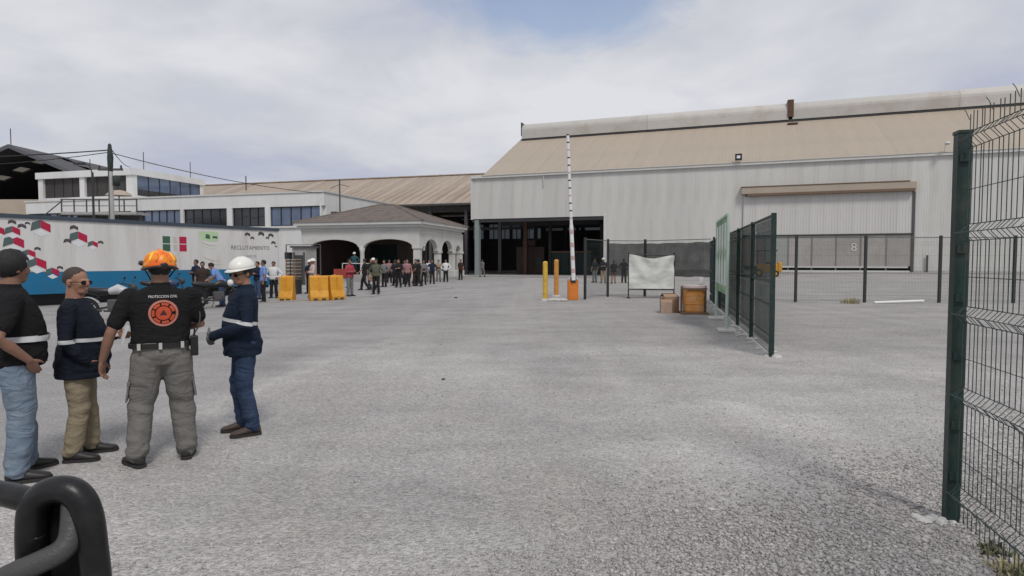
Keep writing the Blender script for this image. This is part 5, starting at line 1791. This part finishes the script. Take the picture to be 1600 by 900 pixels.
M_hat_y = pmat('yellow_reflector', (0.85, 0.55, 0.05), 0.4, 0.1)
M_lens = pmat('sunglass_lens', (0.006, 0.006, 0.007), 0.4, 0.1, spec=0.25)
M_glove = CLOTH('grey_glove', (0.14, 0.14, 0.14))


def person(F, loc, rz, h, label, mats, hair=True, group=None, cat='person'):
    t = thing('person', label, cat, loc, rz, group, scale=h / 1.75)
    skin, shirt, trousers, shoe = mats
    put('body', F['body'], skin, t, objmat=True)
    put('shirt', F['shirt'], shirt, t, objmat=True)
    put('trousers', F['trousers'], trousers, t, objmat=True)
    for k in ('shoeL', 'shoeR'):
        s = put('shoe', F[k], shoe, t, objmat=True)
        put('sole', F[k + '_sole'], M_sole, s, objmat=True)
    if hair:
        put('hair', F['hair'], hair if hair is not True else HAIR, t, objmat=True)
    return t


def glasses(H, t):
    g_ = MB()
    for s in (-1, 1):
        g_.rings([[H((s * 0.034 + 0.027 * math.cos(a), 0.100 + yy - 0.012 * abs(math.cos(a)), 1.622 + 0.017 * math.sin(a))) for a in np.linspace(0, 2 * math.pi, 14, endpoint=False)] for yy in (0, 0.005)])
        g_.tube([H((s * 0.060, 0.092, 1.626)), H((s * 0.082, 0.03, 1.628)), H((s * 0.080, -0.02, 1.622))], 0.0035, 5)
    g_.tube([H((-0.008, 0.104, 1.626)), H((0.008, 0.104, 1.626))], 0.003, 5)
    return g_.obj('sunglasses', M_lens, t)


DN, FW = (0, 0, -1), (0, 1, 0)
# ---- man in orange helmet, seen from behind
S1 = dict(w=1.20, belly=0.035, shoulder=0.232, hem=0.99, sleeve='short', seed=1, wr=0.010, gvox=0.0095, legw=1.24, neck=0.064, yaw=R(8),
          armL=[(-0.355, -0.02, 1.11), (-0.415, 0.05, 0.885), ((-0.05, 0.12, -1), (0.55, 0.8, 0), (0.8, -0.55, 0))],
          armR=[(0.30, 0.06, 1.14), (0.10, 0.29, 1.10), ((-0.6, 0.8, 0.1), (0, 0.1, 1), (-0.8, -0.6, 0))],
          legL=[(-0.10, 0, 0.90), (-0.155, 0.03, 0.49), (-0.195, -0.02, 0.09), (-0.35, 0.9, 0)],
          legR=[(0.10, 0, 0.90), (0.145, 0.04, 0.49), (0.17, 0.02, 0.09), (0.25, 0.95, 0)])
F1 = figure(S1)
p1 = person(F1, (-2.85, 4.92, 0.006), R(34), 1.70, 'man in orange helmet and black polo standing with his back turned', (SKIN2, M_blk_cloth, M_grey_tr, M_shoe_d))
H1 = F1['_H']
d = MB()
rings = []
for j in range(0, 9):
    t_ = math.pi / 2 * j / 8.4
    r_ = math.cos(t_) ** 0.85
    rings.append([H1((0.124 * r_ * math.cos(a), -0.012 + 0.150 * r_ * math.sin(a), 1.630 + 0.150 * math.sin(t_) + (0.012 if abs(math.cos(a)) < 0.32 and j > 1 else 0.0))) for a in np.linspace(0, 2 * math.pi, 36, endpoint=False)])
d.rings(rings)
hel = put('helmet', d.mesh('helmet', True), M_hat_o, p1)
rm = MB().tube([H1((0.126 * math.cos(a), -0.012 + 0.152 * math.sin(a), 1.632 - 0.012 * math.cos(2 * a))) for a in np.linspace(0, 2 * math.pi, 32, endpoint=False)], 0.012, 8, closed=True)
rm.obj('rim', M_black, hel, smooth=True)
for s in (-1, 1):
    for j in range(3):
        a0 = R(-90) + s * R(26 + j * 24)
        MB().tube([H1((0.126 * math.cos(t_) * math.cos(a0), -0.012 + 0.152 * math.cos(t_) * math.sin(a0), 1.632 + 0.152 * math.sin(t_))) for t_ in np.linspace(0.32, 0.95, 7)], [0.004, 0.010, 0.012, 0.012, 0.012, 0.010, 0.004], 6).obj('reflector' if j == 1 else 'vent_ridge', M_hat_y if j == 1 else M_hat_o, hel, smooth=True)
    MB().tube([H1((s * 0.118, -0.03, 1.63)), H1((s * 0.085, 0.0, 1.575)), H1((s * 0.05, 0.04, 1.52))], 0.006, 5).obj('chin_strap', M_black, hel)
MB().ell(H1((0.0, -0.165, 1.655)), 0.03, 0.012, 0.02, F1['_HR']).obj('rear_clip', M_black, hel)
MB().tube([H1((-0.116, 0.0, 1.668)), H1((-0.122, 0.06, 1.672))], [0.020, 0.022], 10).obj('head_lamp', M_black, hel, smooth=True)
# collar, belt, radio, pocket
bt = MB()
bt.rings([sect(z, 0.0 + 0.035 * .3, 0.176 * 1.2 + gr, 0.118 + 0.035 * .6 + gr, 32) for z, gr in ((0.975, 0.020), (0.977, 0.027), (1.015, 0.027), (1.017, 0.020))], False)
belt = bt.obj('belt', pmat('black_belt', (0.015, 0.015, 0.015), 0.5), p1)
for xx in (-0.17, -0.02, 0.14):
    B('belt_loop', pmat('pale_tag', (0.45, 0.43, 0.40), 0.6), belt, xx - 0.012, xx + 0.012, -0.176 + abs(xx) * 0.18, -0.160 + abs(xx) * 0.18, 0.97, 1.022)
rd = B('radio', M_black, p1, 0.205, 0.262, -0.115, -0.07, 0.89, 1.06, 0.008)
MB().tube([(0.235, -0.09, 1.06), (0.238, -0.09, 1.13)], [0.008, 0.006], 8).obj('antenna', M_black, rd)
MB().tube(curve_pts([(0.225, -0.09, 1.06), (0.275, -0.08, 1.15), (0.285, -0.02, 1.27), (0.24, 0.06, 1.36)]), 0.006, 6).obj('cord', M_dark_steel, rd)
for s in (-1, 1):
    pk = MB().box(-0.008, 0.008, -0.065, 0.065, -0.085, 0.075).obj('cargo_pocket', M_grey_tr, p1, bevel=0.01)
    pk.location = (s * 0.246 if s < 0 else 0.238, 0.03, 0.62)
    pk.rotation_euler = (0, R(-8 * s), R(-6))
    B('flap', M_grey_tr, pk, -0.012, 0.012, -0.068, 0.068, 0.05, 0.085, 0.005)
# emblem on the back: pieces laid onto the cloth by projection
bvh = BVHTree.FromPolygons([v.co for v in F1['shirt'].vertices], [tuple(q.vertices) for q in F1['shirt'].polygons])
def on_back(x, z, lift):
    hit = bvh.ray_cast(Vector((x, -1.0, z)), Vector((0, 1, 0)))
    y = hit[0].y if hit[0] is not None else -0.14
    return (x, y - lift, z)
def patch(rs_, re_, cx_, cz_, lift, mat, name, n=36, gaps=0):
    mb = MB()
    rad = list(np.linspace(rs_, re_, 3))
    vv, ffc = [], []
    for r_ in rad:
        for i in range(n):
            a = 2 * math.pi * i / n
            vv.append(on_back(cx_ + r_ * math.cos(a), cz_ + r_ * math.sin(a), lift))
    for j in range(2):
        for i in range(n):
            if gaps and (i % gaps) == 0:
                continue
            ffc.append((j * n + i, j * n + (i + 1) % n, (j + 1) * n + (i + 1) % n, (j + 1) * n + i))
    mb.add(vv, ffc)
    return mb.obj(name, mat, p1, smooth=True)
M_emb = pmat('emblem_orange', (0.50, 0.075, 0.03), 0.8, 0.1, 20)
M_emb2 = pmat('emblem_pale', (0.46, 0.17, 0.13), 0.8, 0.1, 20)
EX, EZ_ = 0.01, 1.262
patch(0.090, 0.108, EX, EZ_, 0.004, M_emb2, 'emblem_ring')
patch(0.064, 0.085, EX, EZ_, 0.004, M_emb, 'emblem_ring', gaps=5)
patch(0.004, 0.056, EX, EZ_, 0.004, M_emb, 'emblem_disc')
tri = MB().add([on_back(EX - 0.026, EZ_ - 0.016, 0.007), on_back(EX + 0.026, EZ_ - 0.016, 0.007), on_back(EX, EZ_ + 0.028, 0.007)], [(0, 1, 2)])
tri.obj('emblem_triangle', pmat('emblem_dark', (0.06, 0.02, 0.025), 0.8), p1)
tm = text_mesh('PROTECCION CIVIL', 0.030, 0.0)
for v in tm.vertices:
    v.co = on_back(EX + v.co.x * 0.78, EZ_ + 0.135 + v.co.y, 0.005)
put('lettering', tm, pmat('print_white_text', (0.60, 0.56, 0.56), 0.7), p1)

# ---- man with cropped hair and sunglasses, side on
S2 = dict(w=1.16, belly=0.085, shoulder=0.225, hem=0.76, sleeve='long', seed=5, wr=0.010, gvox=0.0095, legw=1.05, neck=0.070, yaw=R(-26), pitch=R(-2), hsc=1.09, grow=0.016, flare=0.022, hairline=1.615, hair=0.003,
          armL=[(-0.29, 0.02, 1.12), (-0.20, 0.26, 1.10), ((0.2, 0.95, 0.1), (0.2, 0, 1), (1, 0, 0))],
          armR=[(0.285, -0.03, 1.11), (0.215, 0.12, 0.91), ((-0.85, 0.3, -0.4), (0.0, 0.6, 0.6), (-0.4, 0, -0.8))],
          legL=[(-0.095, 0, 0.90), (-0.11, 0.03, 0.49), (-0.13, 0.05, 0.09), (-0.10, 1, 0)],
          legR=[(0.095, 0, 0.90), (0.11, 0.02, 0.49), (0.12, -0.04, 0.09), (0.12, 1, 0)])
F2 = figure(S2)
p2 = person(F2, (-3.60, 5.02, 0.006), R(-68), 1.57, 'man with cropped hair and sunglasses in navy jacket and khaki trousers', (SKIN, M_navy2, M_khaki, M_shoe_d), hair=HAIR_G)
glasses(F2['_H'], p2)
put('reflective_stripe', band(F2['shirt'], [((0, 0, 1.098), (0, 0, -1)), ((0, 0, 1.132), (0, 0, 1))], 0.004, 0, 'stripe'), M_refl, p2)
pcr = MB().box(-0.10, 0.03, -0.004, 0.004, -0.09, 0.09).obj('folded_paper', M_plastic_w, p2)
pcr.location = (-0.06, 0.36, 1.12)
pcr.rotation_euler = (R(-20), 0, R(20))
MB().tube([(-0.04, 0.19, 1.36), (0.01, 0.225, 1.22)], 0.006, 6).obj('pocket_pen', pmat('pale_tag', (0, 0, 0)), p2)

# ---- man in white hard hat, side on with folded hands
S3 = dict(w=1.02, belly=0.045, shoulder=0.208, hem=0.80, sleeve='long', seed=9, wr=0.010, gvox=0.0095, legw=1.02, neck=0.060, yaw=R(36), pitch=R(-9), hsc=1.04, grow=0.016, flare=0.02, curl=0.8,
          armL=[(-0.275, -0.02, 1.12), (-0.085, 0.30, 1.01), ((0.95, 0.15, -0.1), (0.0, 0.3, 1), (0, -1, 0.2))],
          armR=[(0.275, -0.02, 1.12), (0.085, 0.31, 0.97), ((-0.95, 0.15, -0.1), (0.0, 0.3, 1), (0, -1, 0.2))],
          legL=[(-0.095, 0, 0.90), (-0.10, 0.01, 0.49), (-0.10, -0.06, 0.09), (-0.12, 1, 0)],
          legR=[(0.095, 0, 0.90), (0.105, 0.06, 0.49), (0.12, 0.02, 0.09), (0.05, 1, 0)])
F3 = figure(S3)
p3 = person(F3, (-2.54, 5.74, 0.006), R(116), 1.64, 'man in white hard hat, sunglasses and navy jacket with hands folded', (SKIN, M_navy, M_jean_d, M_shoe_b))
hd, hbr = hard_hat(F3['_H'], 0.99)
hh = put('hard_hat', hd, M_hat_w, p3)
put('brim', hbr, M_hat_w, hh)
glasses(F3['_H'], p3)
put('reflective_stripe', band(F3['shirt'], [((0, 0.0, 1.125), (0, 0.20, -1)), ((0, 0.0, 1.160), (0, -0.20, 1))], 0.004, 0, 'stripe'), M_refl, p3)
mk = MB().ell(F3['_H']((0.012, 0.125, 1.555)), 0.034, 0.030, 0.036).obj('white_respirator', M_plastic_w, p3, smooth=True)
gl = MB()
for (wr, dh, ac, pn) in (((-0.085, 0.30, 1.01), (0.95, 0.15, -0.1), (0.0, 0.3, 1), (0, -1, 0.2)), ((0.085, 0.31, 0.97), (-0.95, 0.15, -0.1), (0.0, 0.3, 1), (0, -1, 0.2))):
    hand(gl, wr, dh, ac, pn, 0.8, 1.18)
put('gloves', remesh(gl, 'gloves', 0.007, 2), M_glove, p3)

# ---- man at the left edge, back three-quarter, hand at his hip
S4 = dict(w=1.10, belly=0.045, shoulder=0.220, hem=0.90, sleeve='short', seed=13, wr=0.009, gvox=0.0095, legw=1.16, neck=0.062, yaw=R(26), pitch=R(-4), hsc=1.05, hair=0.018, grow=0.016, flare=0.02, hairline=1.555,
          armL=[(-0.30, -0.02, 1.12), (-0.27, 0.06, 0.88), ((0.1, 0.2, -1), (0.2, 1, 0), (1, 0, 0))],
          armR=[(0.335, -0.11, 1.13), (0.245, 0.07, 0.94), ((-0.45, 0.35, -0.75), (0.2, 0.8, 0.5), (-0.9, 0.1, -0.2))],
          legL=[(-0.10, 0, 0.90), (-0.14, 0.04, 0.49), (-0.17, 0.05, 0.09), (-0.2, 1, 0)],
          legR=[(0.10, 0, 0.90), (0.12, 0.02, 0.49), (0.14, -0.02, 0.09), (0.25, 1, 0)])
F4 = figure(S4)
p4 = person(F4, (-3.74, 4.55, 0.006), R(-48), 1.70, 'man in black shirt and light blue jeans at the left edge', (SKIN2, M_blk_cloth, M_jean_l, M_shoe_d))
put('reflective_stripe', band(F4['shirt'], [((0, 0, 1.075), (0, 0, -1)), ((0, 0, 1.115), (0, 0, 1))], 0.016, 0, 'stripe'), M_refl, p4)
# sleeveless vest over the shirt
vs4 = MB()
for z, cy, rx, ry in ((0.88, 0.01, 0.225, 0.185), (0.98, 0.02, 0.222, 0.182), (1.10, 0.03, 0.212, 0.178), (1.25, 0.02, 0.215, 0.170), (1.36, 0.0, 0.212, 0.142), (1.43, -0.010, 0.165, 0.108), (1.47, -0.012, 0.105, 0.085)):
    pass
vs4.rings([sect(z, cy, rx, ry, 24) for z, cy, rx, ry in ((0.88, 0.01, 0.215, 0.178), (0.98, 0.018, 0.214, 0.176), (1.10, 0.025, 0.207, 0.172), (1.25, 0.018, 0.212, 0.164), (1.36, 0.0, 0.200, 0.138), (1.43, -0.010, 0.155, 0.104), (1.475, -0.012, 0.10, 0.082))])
mv = remesh(vs4, 'vest', 0.012, 3)
wrinkle(mv, lambda q: 0.006 * noise.noise(Vector((q.x * 7, q.y * 7, q.z * 12 + 3))))
put('vest', mv, CLOTH('charcoal_vest', (0.011, 0.011, 0.012)), p4)
put('reflective_band', band(mv, [((0, 0, 1.08), (0, 0, -1)), ((0, 0, 1.118), (0, 0, 1))], 0.005, 0, 'stripe'), M_refl, p4)
# ------------------------------------------------------------------ people in the distance
LEGS = dict(legL=[(-0.09, 0, 0.90), (-0.11, 0.02, 0.49), (-0.13, 0.0, 0.09), (-0.15, 1, 0)], legR=[(0.09, 0, 0.90), (0.11, 0.02, 0.49), (0.13, 0.0, 0.09), (0.15, 1, 0)])
LOW = dict(vox=0.013, gvox=0.016, wr=0.006, hem=0.90)
hang_l = [(-0.27, -0.02, 1.13), (-0.28, 0.05, 0.88), ((0, 0.1, -1), (0.2, 1, 0), (1, -0.2, 0))]
hang_r = [(0.27, -0.02, 1.13), (0.28, 0.05, 0.88), ((0, 0.1, -1), (-0.2, 1, 0), (-1, -0.2, 0))]
TPL = {}
TPL['stand'] = figure(dict(LOW, sleeve='short', armL=hang_l, armR=hang_r, seed=2, **LEGS))
TPL['hips'] = figure(dict(LOW, sleeve='long', seed=3, belly=0.02, armL=[(-0.40, -0.05, 1.13), (-0.22, 0.08, 1.0), ((0.5, 0.6, -0.6), (0, 0.6, 0.8), (1, 0, 0))], armR=[(0.40, -0.05, 1.13), (0.22, 0.08, 1.0), ((-0.5, 0.6, -0.6), (0, 0.6, 0.8), (-1, 0, 0))], **LEGS))
TPL['folded'] = figure(dict(LOW, sleeve='long', seed=4, armL=[(-0.28, 0.04, 1.13), (0.02, 0.24, 1.15), ((1, 0.0, 0.1), (0, 0.2, 1), (0, -1, 0))], armR=[(0.28, 0.04, 1.13), (-0.02, 0.26, 1.18), ((-1, 0, 0.1), (0, 0.2, 1), (0, -1, 0))], **LEGS))
TPL['walk'] = figure(dict(LOW, sleeve='short', seed=6, armL=[(-0.27, 0.08, 1.14), (-0.24, 0.28, 0.98), ((0, 0.8, -0.6), (0.2, 0.6, 0.8), (1, 0, 0))], armR=[(0.27, -0.1, 1.14), (0.27, -0.12, 0.88), ((0, 0.1, -1), (-0.2, 1, 0), (-1, 0, 0))],
                      legL=[(-0.09, 0, 0.90), (-0.09, -0.02, 0.49), (-0.09, -0.26, 0.11), (0, 1, 0)], legR=[(0.09, 0, 0.90), (0.09, 0.16, 0.50), (0.09, 0.20, 0.09), (0, 1, 0)]))
TPL['lean'] = figure(dict(LOW, sleeve='short', seed=7, lean=R(32), armL=[(-0.27, 0.20, 1.14), (-0.20, 0.42, 1.02, ), ((0, 0.9, -0.4), (0.2, 0.4, 0.9), (1, 0, -0.2))], armR=[(0.27, 0.20, 1.14), (0.20, 0.42, 1.02), ((0, 0.9, -0.4), (-0.2, 0.4, 0.9), (-1, 0, -0.2))], **LEGS))
TPL['sit'] = figure(dict(LOW, sleeve='short', seed=8, zt=-0.45, lean=R(12), armL=[(-0.27, 0.12, 1.12), (-0.16, 0.36, 1.04), ((0.2, 0.9, -0.3), (0.2, 0.4, 0.9), (1, 0, 0))], armR=[(0.27, 0.12, 1.12), (0.16, 0.36, 1.04), ((-0.2, 0.9, -0.3), (-0.2, 0.4, 0.9), (-1, 0, 0))],
                     legL=[(-0.09, 0.02, 0.90), (-0.14, 0.42, 0.47), (-0.13, 0.40, 0.09), (-0.1, 1, 0)], legR=[(0.09, 0.02, 0.90), (0.14, 0.42, 0.47), (0.13, 0.40, 0.09), (0.1, 1, 0)]))
HATS = {}
for k_, F_ in TPL.items():
    HATS[k_] = hard_hat(F_['_H'], 1.06)
C_ = lambda n, c: CLOTH(n, c)
W_ = C_('white_shirt_cloth', (0.60, 0.60, 0.60))
DK, DK2, NV = C_('charcoal_cloth', (0.022, 0.022, 0.024)), C_('dark_brown_cloth', (0.045, 0.033, 0.028)), C_('deep_navy_cloth', (0.018, 0.024, 0.045))
BL, RD, PK, GR, GN = C_('sky_blue_cloth', (0.16, 0.26, 0.52)), C_('rose_red_cloth', (0.34, 0.055, 0.075)), C_('dusty_rose_cloth', (0.30, 0.16, 0.17)), C_('grey_cloth', (0.17, 0.17, 0.175)), C_('teal_cloth', (0.03, 0.075, 0.085))
TN, GG, JN, OR = C_('tan_cloth', (0.30, 0.22, 0.16)), C_('olive_cloth', (0.10, 0.105, 0.075)), C_('blue_jeans_cloth', (0.05, 0.075, 0.14)), C_('pale_orange_cloth', (0.50, 0.38, 0.34))
G_ = 'people gathered around the pavilion and yard'
BG = [
 # x, y, height, pose, facing, shirt, trousers, hat, label
 (-11.65, 22.9, 1.60, 'stand', 200, DK2, DK, 0, 'man in dark clothes standing before the blue trailer skirt'),
 (-10.35, 21.7, 1.66, 'lean', 100, BL, JN, 0, 'man in bright blue shirt leaning over the motorcycle'),
 (-10.75, 25.67, 1.60, 'folded', 150, NV, JN, 0, 'man in navy top just right of the white hard hat'),
 (-10.41, 26.55, 1.60, 'hips', 178, W_, DK, 0, 'man in white shirt and black trousers with hands on hips'),
 (-10.05, 30.2, 1.66, 'stand', 160, NV, DK, 1, 'man in navy with white hard hat behind the yellow barriers'),
 (-8.85, 27.0, 1.70, 'folded', 120, OR, DK2, 1, 'man in pale shirt and white hard hat standing behind the joined barriers'),
 (-7.45, 27.9, 1.70, 'folded', -120, RD, GR, 0, 'person in rose red top and grey trousers right of the barriers'),
 (-8.15, 33.6, 1.74, 'walk', 90, DK, DK, 0, 'person in black walking behind the rose red top'),
 (-7.75, 34.0, 1.76, 'folded', 200, DK, DK, 1, 'person in black with white hard hat before the middle arch column'),
 (-7.35, 32.2, 1.70, 'sit', -150, TN, W_, 0, 'person in tan top crouching low beside the black-clad group'),
 (-6.62, 29.6, 1.72, 'hips', 170, GG, DK, 0, 'person in olive vest and black trousers standing nearest the arches'),
 (-6.55, 38.0, 1.72, 'stand', 200, PK, DK, 0, 'person in dusty rose shirt just right of the olive vest'),
 (-7.9, 41.2, 1.70, 'folded', 190, DK2, DK, 0, 'person in dark brown jacket under the right front arch'),
 (-7.45, 42.3, 1.66, 'stand', 160, GR, NV, 0, 'person in grey shirt in the crowd under the right front arch'),
 (-7.0, 40.6, 1.70, 'hips', 210, DK, DK2, 0, 'person in charcoal with hands on hips in the arch crowd'),
 (-7.75, 44.2, 1.62, 'stand', 180, RD, DK, 0, 'person in red shirt deepest in the arch crowd'),
 (-6.75, 43.0, 1.72, 'walk', -60, TN, DK2, 0, 'person in tan shirt walking right in the arch crowd'),
 (-6.35, 40.0, 1.72, 'stand', 170, DK2, DK2, 0, 'person in dark brown near the corner column of the pavilion'),
 (-7.1, 45.2, 1.70, 'folded', 150, NV, NV, 0, 'person in deep navy beside the corner column of the pavilion'),
 (-6.0, 41.3, 1.68, 'folded', 200, GR, DK, 0, 'person in grey with folded arms left of the corner column'),
 (-6.35, 46.6, 1.70, 'stand', 190, W_, GR, 0, 'left of two people in white shirts by the pavilion side'),
 (-5.05, 46.4, 1.72, 'hips', 170, W_, DK, 0, 'right of two people in white shirts by the pavilion side'),
 (-5.75, 47.6, 1.70, 'folded', 180, TN, GR, 0, 'person in tan between the two white shirts'),
 (-4.35, 51.5, 1.74, 'stand', 150, DK2, DK, 0, 'person in dark brown beyond the last pavilion column'),
 (-2.95, 60.5, 1.74, 'walk', -40, GR, GR, 0, 'person in grey beside the grey column of the open bay'),
 (-8.3, 43.4, 1.68, 'stand', 170, DK, NV, 0, 'person in black left in the crowd under the right front arch'),
 (-9.0, 44.6, 1.70, 'folded', 200, PK, DK, 0, 'person in dusty rose beneath the middle round column'),
 (-8.6, 46.0, 1.66, 'stand', 150, BL, DK, 0, 'person in sky blue shirt deep under the right front arch'),
 (-7.6, 39.4, 1.64, 'walk', 60, NV, DK, 0, 'person in navy walking left before the arch crowd'),
 (-6.9, 44.8, 1.74, 'hips', 160, DK2, DK, 0, 'tall person in dark brown with hands on hips before the corner column'),
 (-9.6, 42.6, 1.70, 'folded', 140, DK, DK, 0, 'person in black between the two front arches'),
 (-6.9, 37.0, 1.72, 'folded', 175, DK, DK, 0, 'person in black with folded arms in front of the arch crowd'),
 (-7.9, 37.6, 1.68, 'hips', 150, GR, DK, 0, 'person in grey long sleeves left in front of the arch crowd'),
 (-8.9, 38.4, 1.74, 'stand', 190, DK2, NV, 0, 'person in dark brown behind the black-clad walker'),
 (-5.95, 38.6, 1.70, 'walk', 80, DK, DK, 0, 'person in black walking before the corner column'),
 (-9.7, 36.4, 1.72, 'folded', 160, NV, DK, 0, 'person in navy behind the farther joined barrier'),
 (-5.6, 42.6, 1.70, 'hips', 200, NV, DK2, 0, 'person in navy right before the corner column'),
 (-13.2, 25.4, 1.68, 'folded', 150, NV, DK, 0, 'person in navy standing close to the trailer skirt'),
 (-9.65, 23.6, 1.66, 'stand', 120, BL, DK, 0, 'person in sky blue shirt behind the white hard hat'),
 (6.1, 44.8, 1.76, 'stand', 30, DK, GR, 0, 'left of two people in grey trousers behind the boom barrier'),
 (6.55, 43.6, 1.78, 'folded', 170, DK, TN, 1, 'person in tan trousers and hard hat right of the boom barrier'),
 (8.0, 43.5, 1.72, 'hips', 190, DK, DK2, 0, 'person in black seen through the black net left of the tarp'),
 (7.1, 42.5, 1.62, 'stand', 160, DK2, TN, 0, 'person in tan trousers seen through the black net beside the tarp'),
]
for (x, y, h, po, fa, sh, tr, hat, lab) in BG:
    F = TPL[po]
    z = gz(x, y) + (0.006 if x < 1.0 else 0.0)
    fl_ = Matrix.Rotation(R(15.4), 3, 'Z') @ (Vector((x, y, 0)) - Vector((-7.0, 47.5, 0)))
    if -11.5 < fl_.x < 0 and 0.1 < fl_.y < 10.4:
        z = 0.16
    t = person(F, (x, y, z), R(fa), h, lab, (SKIN if (int(x * 10) % 2) else SKIN2, sh, tr, M_shoe_d), hair=(False if hat else True), group=G_)
    if hat:
        hd, hb_ = HATS[po]
        q = put('hard_hat', hd, M_hat_w, t, objmat=True)
        put('brim', hb_, M_hat_w, q, objmat=True)
# one man up on the landing
F = TPL['hips']
t = person(F, (-13.9 + 0.964 * 1.5 + 0.266 * 0.8, 46.9 - 0.266 * 1.5 + 0.964 * 0.8, 0.55), R(170), 1.72, 'man in teal with white hard hat up on the landing under the left arch', (SKIN, GN, DK, M_shoe_d), hair=False, group=G_)
q = put('hard_hat', HATS['hips'][0], M_hat_w, t, objmat=True)
put('brim', HATS['hips'][1], M_hat_w, q, objmat=True)
